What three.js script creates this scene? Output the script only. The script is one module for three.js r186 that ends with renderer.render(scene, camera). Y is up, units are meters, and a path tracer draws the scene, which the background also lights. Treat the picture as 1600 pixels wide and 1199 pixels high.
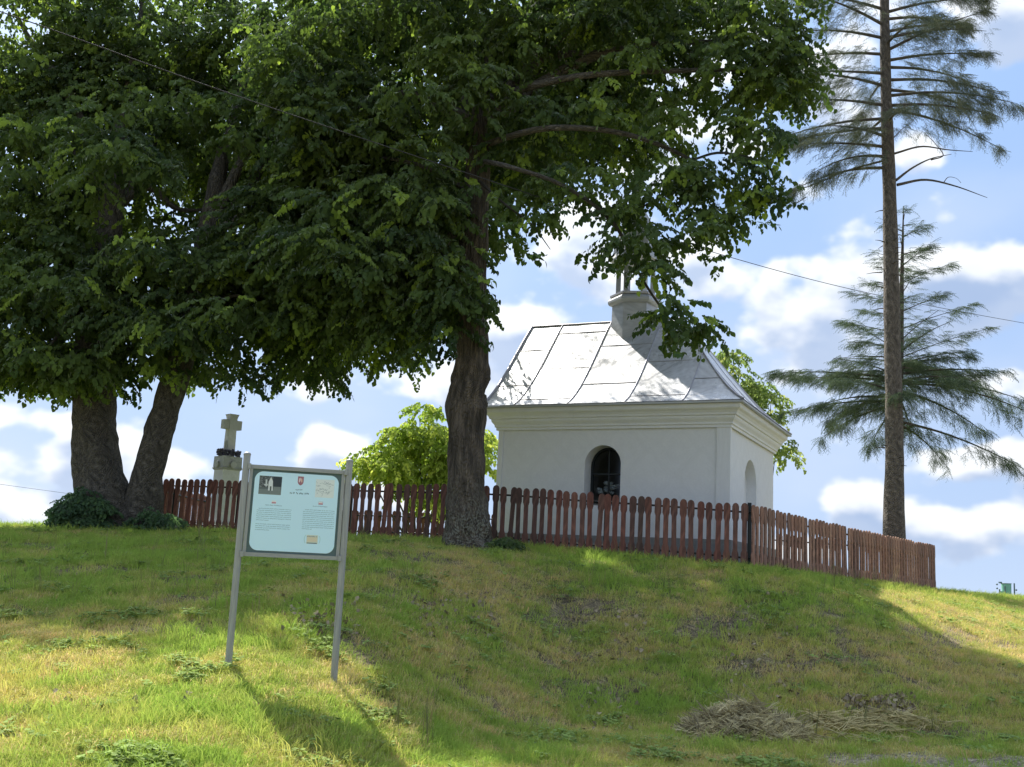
import * as THREE from 'three';
import { mergeGeometries } from 'three/addons/utils/BufferGeometryUtils.js';
import { ImprovedNoise } from 'three/addons/math/ImprovedNoise.js';

// ---------------------------------------------------------------- camera, sky, sun, exposure
const scene = new THREE.Scene();
const FOCAL = 1640, PITCH = 0.18, ROLL = 0.05, EYE = 1.6, CX = 800, CY = 599.5;
const camera = new THREE.PerspectiveCamera(2 * Math.atan(CY / FOCAL) * 180 / Math.PI, 1600 / 1199, 0.1, 3000);
camera.position.set(0, EYE, 0);
camera.rotation.order = 'YXZ';
camera.rotation.set(PITCH, 0, ROLL);
scene.add(camera);
const renderer = new THREE.WebGLRenderer({ antialias: true });
renderer.toneMapping = THREE.LinearToneMapping;
renderer.toneMappingExposure = 1.9;
renderer.shadowMap.enabled = true;
const SUN_EL = 50 * Math.PI / 180, SUN_AZ = 29 * Math.PI / 180;      // azimuth: degrees to the left of straight ahead
const sunDir = new THREE.Vector3(-Math.sin(SUN_AZ) * Math.cos(SUN_EL), Math.sin(SUN_EL), -Math.cos(SUN_AZ) * Math.cos(SUN_EL));
const sun = new THREE.DirectionalLight(new THREE.Color(1, 0.95, 0.86), 5);
sun.position.copy(sunDir).multiplyScalar(60).add(new THREE.Vector3(0, 2, -17));
sun.target.position.set(0, 2, -17);
sun.castShadow = true;
Object.assign(sun.shadow.camera, { left: -22, right: 22, top: 22, bottom: -22, near: 1, far: 120 });
sun.shadow.mapSize.set(4096, 4096);
sun.shadow.radius = 1.2;
scene.add(sun, sun.target);

// pixel of the photograph -> direction; depth is metres straight ahead
function ray(u, v) {
  const a = u - CX, b = v - CY, c = Math.cos(ROLL), s = Math.sin(ROLL);
  const dx = (a * c + b * s) / FOCAL, dy = -(-a * s + b * c) / FOCAL;
  const cp = Math.cos(PITCH), sp = Math.sin(PITCH);
  return [dx, dy * cp + sp, -dy * sp + cp];
}
function at(u, v, Z) { const d = ray(u, v), k = Z / d[2]; return new THREE.Vector3(d[0] * k, d[1] * k + EYE, -Z); }

// ---------------------------------------------------------------- random numbers and noise
function rng(seed) { let a = seed >>> 0; return () => { a = (a + 0x6D2B79F5) | 0; let t = Math.imul(a ^ (a >>> 15), 1 | a); t = (t + Math.imul(t ^ (t >>> 7), 61 | t)) ^ t; return ((t ^ (t >>> 14)) >>> 0) / 4294967296; }; }
const perlin = new ImprovedNoise();
const noise = (x, y, z = 0) => perlin.noise(x + 31.7, y + 17.3, z + 5.1);
function fbm(x, y, z, n) { let s = 0, a = 0.5; for (let i = 0; i < n; i++) { s += a * noise(x, y, z); x = x * 2.03 + 1.7; y = y * 2.03 + 9.2; z = z * 2.03 + 3.3; a *= 0.5; } return s; }
const clamp = (x, a = 0, b = 1) => Math.min(b, Math.max(a, x));
const sstep = (a, b, x) => { const t = clamp((x - a) / (b - a)); return t * t * (3 - 2 * t); };
const lerp = (a, b, t) => a + (b - a) * t;

// ---------------------------------------------------------------- sky with cumulus
function makeSky() {
  const W = 4096, Hh = 2048, data = new Float32Array(W * Hh * 4);
  const clouds = [];
  const put = (u, v, ru, rv, w) => { const d = ray(u, v), az = Math.atan2(d[0], d[2]), el = Math.atan2(d[1], Math.hypot(d[0], d[2])); clouds.push([az, el, ru / FOCAL, rv / FOCAL, w]); };
  // large cumulus behind the chapel, low puffs to the right, broken bands to the left
  put(1270, 470, 190, 90, 1.0); put(1480, 480, 110, 75, 1.0); put(1130, 440, 120, 70, .9); put(900, 430, 170, 55, .75); put(840, 520, 120, 70, .5);
  put(1010, 550, 300, 80, .55); put(1300, 560, 220, 70, .55); put(800, 620, 260, 60, .4); put(1300, 860, 420, 30, .45); put(600, 800, 420, 36, .4);
  put(1560, 590, 90, 35, .8); put(1530, 715, 130, 28, .8); put(1330, 690, 80, 24, .3);
  put(1340, 800, 70, 40, .9); put(1430, 830, 80, 36, .8); put(1540, 850, 90, 42, .9); put(1590, 820, 60, 40, .8);
  put(40, 660, 110, 30, .8); put(80, 720, 90, 45, .9); put(20, 780, 110, 36, .8); put(60, 830, 140, 22, .7); put(230, 760, 80, 30, .8);
  put(520, 700, 60, 34, .95); put(600, 600, 140, 40, .45); put(300, 730, 120, 36, .5);
  put(1240, 300, 60, 70, .7); put(1440, 230, 40, 30, .6); put(1580, 40, 60, 50, .7); put(1180, 120, 200, 120, .7); put(1560, 700, 70, 20, .5);
  const sd = [sunDir.x, sunDir.y, sunDir.z];
  const density = (az, el, x, y, z) => {
    let b = 0;
    if (Math.abs(az) < 0.75 && el < 0.62) for (const c of clouds) { const p = (az - c[0]) / c[2], q = (el - c[1]) / c[3], r = p * p + q * q; if (r < 5) b = Math.max(b, c[4] * Math.exp(-r * 0.75)); }
    const wide = noise(az * 1.9 + 4.2, el * 3.6, 2.2) * 0.5 + 0.12;
    const away = sstep(0.45, 0.8, Math.max(Math.abs(az), el * 1.1));
    b = lerp(b, 0.42 + wide, away);
    const k = 8.5;
    return b * 0.9 + 1.3 * fbm(x * k, y * k * 1.5, z * k, 6) - 0.36;
  };
  for (let j = Hh / 2; j < Hh; j++) {
    const el = ((j + 0.5) / Hh - 0.5) * Math.PI, y = Math.sin(el), ce = Math.cos(el);
    for (let i = 0; i < W; i++) {
      const ph = ((i + 0.5) / W - 0.5) * 2 * Math.PI, x = Math.cos(ph) * ce, z = Math.sin(ph) * ce;
      const az = Math.atan2(x, -z);
      const d0 = density(az, el, x, y, z);
      const a = sstep(-0.04, 0.19, d0);
      const hz = Math.exp(-el * 4.2);
      let r = lerp(0.20, 0.40, hz), g = lerp(0.345, 0.495, hz), b = lerp(0.63, 0.66, hz); const veil = 0.32 * sstep(-0.15, 0.45, fbm(x * 3.1 + 2, y * 6, z * 3.1, 5)); r = lerp(r, 0.56, veil); g = lerp(g, 0.60, veil); b = lerp(b, 0.68, veil);
      if (a > 0.002) {
        // thick below the top: grey base; thin or topmost: bright
        const up = density(az, el + 0.022, x, Math.sin(el + 0.022), z);
        const shade = sstep(0.0, 0.42, up) * 0.85 + sstep(0.3, 0.8, d0) * 0.15;
        const cr = lerp(0.72, 0.26, shade), cg = lerp(0.73, 0.345, shade), cb = lerp(0.75, 0.52, shade);
        r = lerp(r, cr, a * 0.92); g = lerp(g, cg, a * 0.92); b = lerp(b, cb, a * 0.92);
      }
      const ct = x * sd[0] + y * sd[1] + z * sd[2];
      const glow = 0.9 * Math.exp(-(1 - ct) * 14) + 0.18 * Math.exp(-(1 - ct) * 3.5);
      const o = (j * W + i) * 4;
      data[o] = (r + glow) * 0.76; data[o + 1] = (g + glow * 0.98) * 0.77; data[o + 2] = (b + glow * 0.92) * 0.77; data[o + 3] = 1;
    }
  }
  for (let j = 0; j < Hh / 2; j++) for (let i = 0; i < W; i++) { const o = (j * W + i) * 4; data[o] = 0.24; data[o + 1] = 0.29; data[o + 2] = 0.36; data[o + 3] = 1; }
  const t = new THREE.DataTexture(data, W, Hh, THREE.RGBAFormat, THREE.FloatType);
  t.mapping = THREE.EquirectangularReflectionMapping;
  t.colorSpace = THREE.LinearSRGBColorSpace;
  t.magFilter = t.minFilter = THREE.LinearFilter;
  t.wrapS = THREE.RepeatWrapping;
  t.needsUpdate = true;
  return t;
}
const skyTex = makeSky();
scene.background = skyTex;
scene.environment = skyTex;

// ---------------------------------------------------------------- helpers for things and parts
const used = {};
function numbered(name) { const n = used[name] = (used[name] ?? -1) + 1; return n ? `${name}_${String(n).padStart(3, '0')}` : name; }
function thing(name, label, category, pos = [0, 0, 0], turn = 0, group) {
  const o = new THREE.Group(); o.name = numbered(name); o.position.set(...pos); o.rotation.y = turn;
  o.userData = { label, category }; if (group) o.userData.group = group;
  scene.add(o); return o;
}
function part(name, geo, mat, parent) { const m = new THREE.Mesh(geo, mat); m.name = name; m.castShadow = m.receiveShadow = true; parent.add(m); return m; }
function instanced(name, geo, mat, mats, cols, parent) {
  const m = new THREE.InstancedMesh(geo, mat, mats.length); m.name = name;
  for (let i = 0; i < mats.length; i++) { m.setMatrixAt(i, mats[i]); if (cols) m.setColorAt(i, cols[i]); }
  m.castShadow = m.receiveShadow = true; m.userData.kind = 'stuff'; parent.add(m); return m;
}
function bufGeo(pos, idx, uv, col) {
  const g = new THREE.BufferGeometry();
  g.setAttribute('position', new THREE.Float32BufferAttribute(pos, 3));
  if (uv) g.setAttribute('uv', new THREE.Float32BufferAttribute(uv, 2));
  if (col) g.setAttribute('color', new THREE.Float32BufferAttribute(col, 3));
  g.setIndex(idx); g.computeVertexNormals(); return g;
}
const box = (w, h, d, x = 0, y = 0, z = 0) => new THREE.BoxGeometry(w, h, d).translate(x, y, z);
function merge(list) { return mergeGeometries(list.map(g => { const q = g.index ? g.toNonIndexed() : g; for (const k of Object.keys(q.attributes)) if (!['position', 'normal', 'uv'].includes(k)) q.deleteAttribute(k); return q; })); }
// tube through points with a radius at each; lump(a, s) makes it uneven; uv in metres
function limbGeo(pts, rad, seg = 10, steps = 24, lump = null) {
  const curve = new THREE.CatmullRomCurve3(pts), pos = [], uv = [], idx = [];
  const len = curve.getLength(); const t0 = curve.getTangent(0); let nrm = Math.abs(t0.x) < 0.8 ? new THREE.Vector3(1, 0, 0) : new THREE.Vector3(0, 0, 1);
  for (let i = 0; i <= steps; i++) {
    const t = i / steps, p = curve.getPoint(t), T = curve.getTangent(t);
    const k = t * (rad.length - 1), k0 = Math.min(rad.length - 2, Math.floor(k)), R = lerp(rad[k0], rad[k0 + 1], k - k0);
    nrm = nrm.clone().addScaledVector(T, -nrm.dot(T)).normalize();
    const bn = new THREE.Vector3().crossVectors(T, nrm);
    for (let j = 0; j <= seg; j++) {
      const a = j / seg * Math.PI * 2, aa = j === seg ? 0 : a, q = R * (lump ? lump(aa, t, R) : 1);
      const v = p.clone().addScaledVector(nrm, Math.cos(aa) * q).addScaledVector(bn, Math.sin(aa) * q);
      pos.push(v.x, v.y, v.z); uv.push(j / seg * Math.max(1, Math.round(2 * Math.PI * rad[0])), t * len);
    }
  }
  for (let i = 0; i < steps; i++) for (let j = 0; j < seg; j++) { const a = i * (seg + 1) + j, b = a + seg + 1; idx.push(a, a + 1, b, b, a + 1, b + 1); }
  const g = bufGeo(pos, idx, uv), n = g.attributes.normal;
  for (let i = 0; i <= steps; i++) { const a = i * (seg + 1), b = a + seg; const v = new THREE.Vector3(n.getX(a) + n.getX(b), n.getY(a) + n.getY(b), n.getZ(a) + n.getZ(b)).normalize(); n.setXYZ(a, v.x, v.y, v.z); n.setXYZ(b, v.x, v.y, v.z); }
  return g;
}
function dataTex(n, fn, srgb) {
  const d = new Uint8Array(n * n * 4);
  for (let j = 0; j < n; j++) for (let i = 0; i < n; i++) { const c = fn(i / n, j / n), o = (j * n + i) * 4; d[o] = clamp(c[0]) * 255; d[o + 1] = clamp(c[1]) * 255; d[o + 2] = clamp(c[2]) * 255; d[o + 3] = 255; }
  const t = new THREE.DataTexture(d, n, n); t.wrapS = t.wrapT = THREE.RepeatWrapping; t.magFilter = THREE.LinearFilter; t.minFilter = THREE.LinearMipmapLinearFilter; t.generateMipmaps = true;
  if (srgb) t.colorSpace = THREE.SRGBColorSpace; t.needsUpdate = true; return t;
}
// noise that repeats after one unit
function tnoise(u, v, f, s) { const a = u * 2 * Math.PI, b = v * 2 * Math.PI, r = f / (2 * Math.PI); return perlin.noise(Math.cos(a) * r + s, Math.sin(a) * r + Math.cos(b) * r + s * 1.7, Math.sin(b) * r + 2.1 * s); }
const std = (o) => new THREE.MeshStandardMaterial(o);
const rgb = (r, g, b) => new THREE.Color().setRGB(r, g, b);

// ---------------------------------------------------------------- textures and materials
const barkBump = dataTex(512, (u, v) => { const w = tnoise(u, v, 5, 3) * 0.05; const r = 1 - Math.abs(tnoise(u + w, v * 1 + w, 26, 7)) * 2.2; const s = Math.abs(tnoise((u + w) * 1, v, 14, 11)); const c = clamp(0.55 + 0.5 * (0.6 - s * 3) * -1 + 0.25 * (r - 0.5)); return [c, c, c]; });
const barkCol = dataTex(512, (u, v) => { const a = tnoise(u, v, 9, 21), b = tnoise(u, v, 40, 5), c = 0.5 + 0.35 * a + 0.3 * b; return [0.40 * c + 0.19, 0.385 * c + 0.18, 0.36 * c + 0.165]; }, true);
const bark = std({ map: barkCol, bumpMap: barkBump, bumpScale: 0.03, roughness: 0.95, color: rgb(0.74, 0.72, 0.68) });
const barkSpruce = std({ map: barkCol, bumpMap: barkBump, bumpScale: 0.02, roughness: 0.95, color: rgb(0.88, 0.82, 0.78) });
const twigMat = std({ color: rgb(0.09, 0.07, 0.05), roughness: 0.9 });
const leafMat = (tr = 0.42) => new THREE.MeshPhysicalMaterial({ color: rgb(1, 1, 1), roughness: 1, transmission: tr, thickness: 0, side: THREE.DoubleSide, specularIntensity: 0.5 });
const plasterTex = dataTex(512, (u, v) => { const c = 0.95 + 0.02 * tnoise(u, v, 6, 2) + 0.015 * tnoise(u, v, 30, 9); return [c, c, c * 0.995]; }, true);
const plasterBump = dataTex(512, (u, v) => { const c = 0.5 + 0.35 * tnoise(u, v, 12, 4) + 0.3 * tnoise(u, v, 60, 8); return [c, c, c]; });
const plaster = std({ map: plasterTex, bumpMap: plasterBump, bumpScale: 0.0006, color: rgb(0.80, 0.81, 0.82), roughness: 0.92 });
const cement = std({ map: plasterTex, bumpMap: plasterBump, bumpScale: 0.012, color: rgb(0.27, 0.27, 0.265), roughness: 0.95 });
const zincRough = dataTex(512, (u, v) => { const c = 0.5 + 0.25 * tnoise(u, v, 4, 2) + 0.2 * tnoise(u, v, 16, 6) + 0.12 * tnoise(u, v, 50, 3); return [c, c, c]; });
const zincCol = dataTex(512, (u, v) => { const c = 0.86 + 0.07 * tnoise(u, v, 5, 12) + 0.08 * tnoise(u, v, 22, 16); return [c, c, c]; }, true);
const zinc = [0.95, 1, 0.9].map(k => std({ color: rgb(0.86 * k, 0.88 * k, 0.92 * k), map: zincCol, roughnessMap: zincRough, roughness: 0.78, metalness: 0.15 }));
const seamMat = std({ color: rgb(0.50, 0.49, 0.53), roughness: 0.55, metalness: 0.6 });
const leadMat = std({ color: rgb(0.62, 0.64, 0.66), map: zincCol, roughness: 0.5, metalness: 0.3 });
const darkMetal = std({ color: rgb(0.012, 0.018, 0.020), roughness: 0.5, metalness: 0.4 });
const woodTex = dataTex(512, (u, v) => { const g = tnoise(u, v * 0.5, 3, 8), f = perlin.noise(u * 42, Math.sin(v * 6.283) * 1.3 + 3, g * 2), c = 0.78 + 0.18 * f + 0.22 * tnoise(u, v, 9, 31); return [c, c, c]; }, true);
const stainWood = [[0.26, 0.105, 0.072], [0.22, 0.092, 0.068], [0.30, 0.125, 0.085], [0.24, 0.112, 0.082], [0.18, 0.088, 0.068], [0.27, 0.100, 0.070], [0.15, 0.082, 0.062]].map(c => std({ map: woodTex, bumpMap: woodTex, bumpScale: 0.002, color: rgb(...c), roughness: 0.8 }));
const paleWood = [[0.46, 0.24, 0.16], [0.41, 0.21, 0.14], [0.50, 0.28, 0.19], [0.37, 0.205, 0.145]].map(c => std({ map: woodTex, bumpMap: woodTex, bumpScale: 0.002, color: rgb(...c), roughness: 0.85 }));
const stoneMat = std({ map: plasterTex, bumpMap: plasterBump, bumpScale: 0.02, color: rgb(0.64, 0.66, 0.68), roughness: 0.95 });
const stoneDark = std({ map: plasterTex, bumpMap: plasterBump, bumpScale: 0.02, color: rgb(0.50, 0.52, 0.54), roughness: 0.95 });

// ---------------------------------------------------------------- terrain
const FA = 0.322, FCX = 3.93, FCZ = 17.0;                       // front fence line: corner and angle
const fdir = [-Math.cos(FA), Math.sin(FA)], rdir = [0.650, 0.760];
const FLEFT = 11.9, FRIGHT = 8.68;                             // lengths of the two visible runs
function outward(x, Z) {
  const px = x - FCX, pz = Z - FCZ;
  const d1 = -(px * Math.sin(FA) + pz * Math.cos(FA));
  const d2 = px * rdir[1] - pz * rdir[0];
  const lx = x - (FCX + fdir[0] * (FLEFT + 0.8)), lz = Z - (FCZ + fdir[1] * (FLEFT + 0.8));
  const d3 = lx * fdir[0] + lz * fdir[1];
  const d4 = (Z - 33) + 0.1 * x;
  const s = (v) => Math.pow(Math.max(v, 0), 3);
  return Math.cbrt(s(d1) + s(d2) + s(d3) + s(d4));
}
function height(x, Z) {
  const top = 2.07 - 0.052 * Math.max(0, x - 0.0) + 0.004 * Math.max(0, Z - 17) * Math.max(0, x - 3) * 0.6;
  const d = outward(x, Z);
  const L = lerp(14.5, 6.6, sstep(-2.5, 1.3, x)) + 1.5 * sstep(5, 9, x);
  const base = 0.08 + 0.25 * sstep(9, 14, x) + 0.1 * sstep(-4, -10, x);
  const far = sstep(60, 140, Math.hypot(x, Z));
  const h = lerp(top, base, sstep(0, 1, d / L)) + 0.05 * noise(x * 0.7, Z * 0.7, 1) * sstep(0.2, 2, d) + 0.025 * noise(x * 2.3, Z * 2.3, 8) + (d > 0.5 ? 0.02 * noise(x * 5, Z * 5, 3) : 0);
  return lerp(h, -0.3, far);
}
const ground3 = (u, v, Z) => { const p = at(u, v, Z); p.y = height(p.x, Z); return p; };
function onGround(u, v) { const d = ray(u, v); let z = 5; while (z < 120) { if (EYE + d[1] / d[2] * z <= height(d[0] / d[2] * z, z)) break; z += 0.02; } return new THREE.Vector3(d[0] / d[2] * z, height(d[0] / d[2] * z, z), -z); }
// how dry the sward is, 0 green to 1 straw
const sand = onGround(1560, 1190);
function sandy(x, Z) { const q = Math.hypot((x - sand.x - 0.4) / 2.6, (Z + sand.z + 0.35) / 0.75); return 1 - sstep(0.7, 1.15, q + 0.5 * noise(x * 2.1, Z * 2.4, 6)); }
function dryness(x, Z) {
  const d = outward(x, Z);
  let b = 0.40 + 0.22 * sstep(9.5, 11.5, d) + 0.16 * sstep(1.6, 3, d) * (1 - sstep(5.5, 7.5, d)) * sstep(-3, 0, x) - 0.30 * (1 - sstep(0.5, 2.2, d));
  b += 0.16 * sstep(4.5, 7, x) - 0.30 * sstep(-1.5, -4, x) * (1 - sstep(6.5, 8, d));
  return clamp(b + 0.7 * noise(x * 0.55, Z * 0.75, 4) + 0.75 * noise(x * 1.7, Z * 2.0, 9) + 0.35 * noise(x * 4.5, Z * 5, 19));
}
function bare(x, Z) { const d = outward(x, Z); return sstep(0.15, 0.34, noise(x * 0.9 + 3, Z * 1.3, 14) + 0.22 * noise(x * 4, Z * 4, 2)) * sstep(1.6, 3, d) * (1 - 0.6 * sstep(8, 10, d)); }
{
  const n = 380, A = 5, B = Math.asinh(900 / A), pos = [], uv = [], col = [], idx = [];
  for (let j = 0; j <= n; j++) for (let i = 0; i <= n; i++) {
    const x = A * Math.sinh(B * (2 * i / n - 1)), Z = 13 + A * Math.sinh(B * (2 * j / n - 1));
    const dry = dryness(x, Z), br = bare(x, Z), s = sandy(x, Z);
    pos.push(x, height(x, Z), -Z); uv.push(x / 1.3, Z / 1.3);
    let c = [lerp(0.26, 0.60, dry), lerp(0.34, 0.48, dry), lerp(0.09, 0.25, dry)];
    c = c.map((q, k) => lerp(q, [0.36, 0.27, 0.19][k], br * 0.85)); c = c.map((q, k) => lerp(q, [0.72, 0.60, 0.45][k], s));
    col.push(...c);
  }
  for (let j = 0; j < n; j++) for (let i = 0; i < n; i++) { const a = j * (n + 1) + i, b = a + n + 1; idx.push(a, a + 1, b, b, a + 1, b + 1); }
  const gt = dataTex(512, (u, v) => { const c = 0.68 + 0.32 * tnoise(u, v, 30, 2) + 0.3 * tnoise(u, v, 80, 6) + 0.2 * tnoise(u, v, 8, 5); return [c, c, c * 0.95]; }, true);
  const g = new THREE.Mesh(bufGeo(pos, idx, uv, col), std({ vertexColors: true, map: gt, bumpMap: gt, bumpScale: 0.03, roughness: 1 }));
  g.name = 'ground'; g.receiveShadow = g.castShadow = true;
  g.userData = { kind: 'structure', label: 'grassy mound and verge rising from the track to the fence', category: 'ground' };
  scene.add(g);
}

// ---------------------------------------------------------------- chapel
{
  const base = 2.02;
  const ch = thing('chapel', 'small white plastered chapel with silver metal roof and open lantern inside the fence', 'chapel', [2.74, 0, -21.32], -0.447);
  const W0 = -2.33, W1 = 2.25, ZF = 1.94, T = 0.4, YP = 2.39, YC = 4.40;
  const arch = (p, x, w, y0, ys) => { p.moveTo(x - w / 2, y0); p.lineTo(x - w / 2, ys); p.absarc(x, ys, w / 2, Math.PI, 0, true); p.lineTo(x + w / 2, y0); p.closePath(); };
  const wallShape = (a, b) => { const s = new THREE.Shape(); s.moveTo(a, YP); s.lineTo(b, YP); s.lineTo(b, YC); s.lineTo(a, YC); s.closePath(); return s; };
  const ext = (s, d) => new THREE.ExtrudeGeometry(s, { depth: d, bevelEnabled: false, curveSegments: 18 });
  const fs = wallShape(W0, W1), wx = -0.14, ww = 0.72, wy = 2.95, wsp = 3.72; { const h = new THREE.Path(); arch(h, wx, ww, wy, wsp); fs.holes.push(h); }
  part('wall', ext(fs, T).translate(0, 0, ZF - T), plaster, ch);
  const ss = wallShape(-ZF + T, ZF - T), nz = 0.21, nw = 1.05; { const h = new THREE.Path(); arch(h, -nz, nw, 2.75, 3.475); ss.holes.push(h); }
  part('wall', ext(ss, 0.2).rotateY(Math.PI / 2).translate(W1 - 0.2, 0, 0), plaster, ch);
  { const n = new THREE.Shape(); arch(n, -nz, nw + 0.1, 2.7, 3.475); part('niche_back', ext(n, 0.15).rotateY(Math.PI / 2).translate(W1 - 0.35, 0, 0), plaster, ch); }
  part('wall', box(W1 - W0, YC - YP, T, (W0 + W1) / 2, (YC + YP) / 2, -ZF + T / 2), plaster, ch);
  part('wall', box(T, YC - YP, 2 * (ZF - T), W0 + T / 2, (YC + YP) / 2, 0), plaster, ch);
  part('pilaster', box(0.22, YC - YP, 0.03, W1 - 0.11, (YC + YP) / 2, ZF + 0.015), plaster, ch);
  part('pilaster', box(0.10, YC - YP, 0.03, W0 + 0.05, (YC + YP) / 2, ZF + 0.015), plaster, ch);
  part('pilaster', box(0.03, YC - YP, 0.10, W1 + 0.015, (YC + YP) / 2, ZF - 0.02), plaster, ch);
  part('plinth', box(W1 - W0 + 0.12, YP - 1.7, 2 * ZF + 0.12, (W0 + W1) / 2, (YP + 1.7) / 2 - 0.003, 0), cement, ch);
  // stepped cornice swept round the four walls
  const prof = [[0.012, 4.385], [0.05, 4.385], [0.05, 4.43], [0.075, 4.445], [0.075, 4.475], [0.09, 4.50], [0.115, 4.53], [0.13, 4.56], [0.13, 4.59], [0.16, 4.60], [0.17, 4.635], [0.20, 4.675], [0.235, 4.70], [0.25, 4.72], [0.25, 4.79], [0.0, 4.795]];
  {
    const pos = [], idx = [], corners = [[-1, 1], [1, 1], [1, -1], [-1, -1]];
    for (let s = 0; s < 4; s++) for (let i = 0; i + 1 < prof.length; i++) {
      const k = pos.length / 3;
      for (const [c, p] of [[corners[s], prof[i]], [corners[(s + 1) % 4], prof[i]], [corners[(s + 1) % 4], prof[i + 1]], [corners[s], prof[i + 1]]]) pos.push(c[0] > 0 ? W1 + p[0] : W0 - p[0], p[1], c[1] * (ZF + p[0]));
      idx.push(k, k + 1, k + 2, k, k + 2, k + 3);
    }
    part('cornice', bufGeo(pos, idx, pos.reduce((a, v, i) => (i % 3 === 2 ? a.push(pos[i - 2] + pos[i], pos[i - 1]) : 0, a), [])), plaster, ch);
  }
  // window: frame, glass, dark room behind it is closed by the walls and the roof
  const win = part('window', (() => { const s = new THREE.Shape(); arch(s, wx, ww, wy, wsp); const h = new THREE.Path(); arch(h, wx, ww - 0.09, wy + 0.045, wsp); s.holes.push(h); return ext(s, 0.05).translate(0, 0, ZF - T + 0.01); })(), darkMetal, ch);
  part('glazing_bar', merge([box(0.03, 1.1, 0.035, wx, wy + 0.55, ZF - T + 0.03), box(ww - 0.05, 0.03, 0.035, wx, wy + 0.62, ZF - T + 0.03)]), darkMetal, win);
  { const s = new THREE.Shape(); arch(s, wx, ww - 0.08, wy + 0.04, wsp); part('pane', new THREE.ShapeGeometry(s, 18).translate(0, 0, ZF - T + 0.02), new THREE.MeshPhysicalMaterial({ color: rgb(0.55, 0.6, 0.62), roughness: 0.08, transmission: 1, thickness: 0, side: THREE.DoubleSide }), win); }
  part('window_sill', box(ww, 0.03, T - 0.08, wx, wy + 0.012, ZF - 0.16), cement, win);
  part('interior_floor', box(W1 - W0 - 2 * T, 0.05, 2 * (ZF - T), 0, YP - 0.02, 0), cement, ch);
  part('ceiling', box(W1 - W0 - 0.1, 0.06, 2 * ZF - 0.1, (W0 + W1) / 2, 4.44, 0), plaster, ch);
  // roof
  const EX0 = -2.62, EX1 = 2.57, EZ = 2.26, EY = 4.83, RISE = 2.12, RX1 = 0.74;
  const g = (t) => t - 0.5 * t * (1 - t) * (1 - t);
  const xr = (t) => EX1 - (EX1 - RX1) * t;
  const roofY = (t) => EY + RISE * g(t);
  const P = { front: (x, t) => [Math.min(x, xr(t)), roofY(t), EZ * (1 - t)], back: (x, t) => [Math.min(x, xr(t)), roofY(t), -EZ * (1 - t)], side: (s, t) => [xr(t), roofY(t), clamp(s, -EZ * (1 - t), EZ * (1 - t))] };
  const grid = (fn, a, b, t0, t1, na, nt, lift, flip, wav) => {
    const pos = [], uv = [], idx = [];
    for (let j = 0; j <= nt; j++) for (let i = 0; i <= na; i++) { const s = lerp(a, b, i / na), t = lerp(t0, t1, j / nt), p = fn(s, t); const w = wav ? 0.006 * noise(p[0] * 2.2 + wav, p[1] * 2.6, p[2] * 2) * Math.sin(Math.PI * clamp(i / na)) : 0; pos.push(p[0], p[1] + lift + w, p[2] + (fn === P.front ? 1 : fn === P.back ? -1 : 0) * (lift + w)); uv.push(s * 0.6, t * 1.8); }
    for (let j = 0; j < nt; j++) for (let i = 0; i < na; i++) { const k = j * (na + 1) + i, q = k + na + 1; flip ? idx.push(k, q, k + 1, q, q + 1, k + 1) : idx.push(k, k + 1, q, q, k + 1, q + 1); }
    return bufGeo(pos, idx, uv);
  };
  const deck = merge([grid(P.front, EX0, EX1, 0, 1, 20, 14, 0), grid(P.back, EX0, EX1, 0, 1, 20, 14, 0, true), grid(P.side, -EZ, EZ, 0, 1, 12, 14, 0, true),
    // drip edge: fascia and soffit
    box(EX1 - EX0, 0.035, 0.35, (EX0 + EX1) / 2, EY - 0.02, EZ - 0.178), box(EX1 - EX0, 0.035, 0.35, (EX0 + EX1) / 2, EY - 0.02, -EZ + 0.178), box(0.35, 0.035, 2 * EZ - 0.72, EX1 - 0.178, EY - 0.02, 0)]);
  const roof = part('roof', deck, leadMat, ch);
  const cols = [EX0, -1.88, -0.77, 0.37, 1.47, EX1];
  const brk = [[0, 0.32, 0.71, 1], [0, 0.11, 0.5, 0.89, 1], [0, 0.31, 0.72, 1], [0, 0.12, 0.53, 0.91, 1], [0, 0.33, 0.74, 1]];
  let zi = 0;
  for (const [fn, flip] of [[P.front, false], [P.back, true]]) for (let c = 0; c < 5; c++) for (let r = 0; r + 1 < brk[c].length; r++) {
    const t0 = brk[c][r], t1 = brk[c][r + 1], a = cols[c], tEnd = a > RX1 ? (EX1 - a) / (EX1 - RX1) : 1;
    if (t0 >= tEnd) continue;
    part('roof_sheet', grid(fn, a + 0.004, cols[c + 1] - 0.004, t0 + 0.002, Math.min(t1, tEnd) - 0.002, 6, 5, 0.008 + 0.0025 * (r % 2), flip, 1 + c * 3 + r), zinc[(zi++ * 7) % 3], roof);
  }
  for (const [fn, sg] of [[P.front, 1], [P.back, -1]]) for (let c = 0; c < 5; c++) for (const t of brk[c].slice(1, -1)) { const a = cols[c], b = Math.min(cols[c + 1], xr(t)); if (b - a < 0.06) continue; const p = fn(a, t); part('cross_seam', new THREE.CylinderGeometry(0.006, 0.006, b - a - 0.02, 6).rotateZ(Math.PI / 2).translate((a + b) / 2, p[1] + 0.012, p[2] + sg * 0.012), seamMat, roof); }
  const scols = [-EZ, -1.1, 0, 1.1, EZ];
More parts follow.
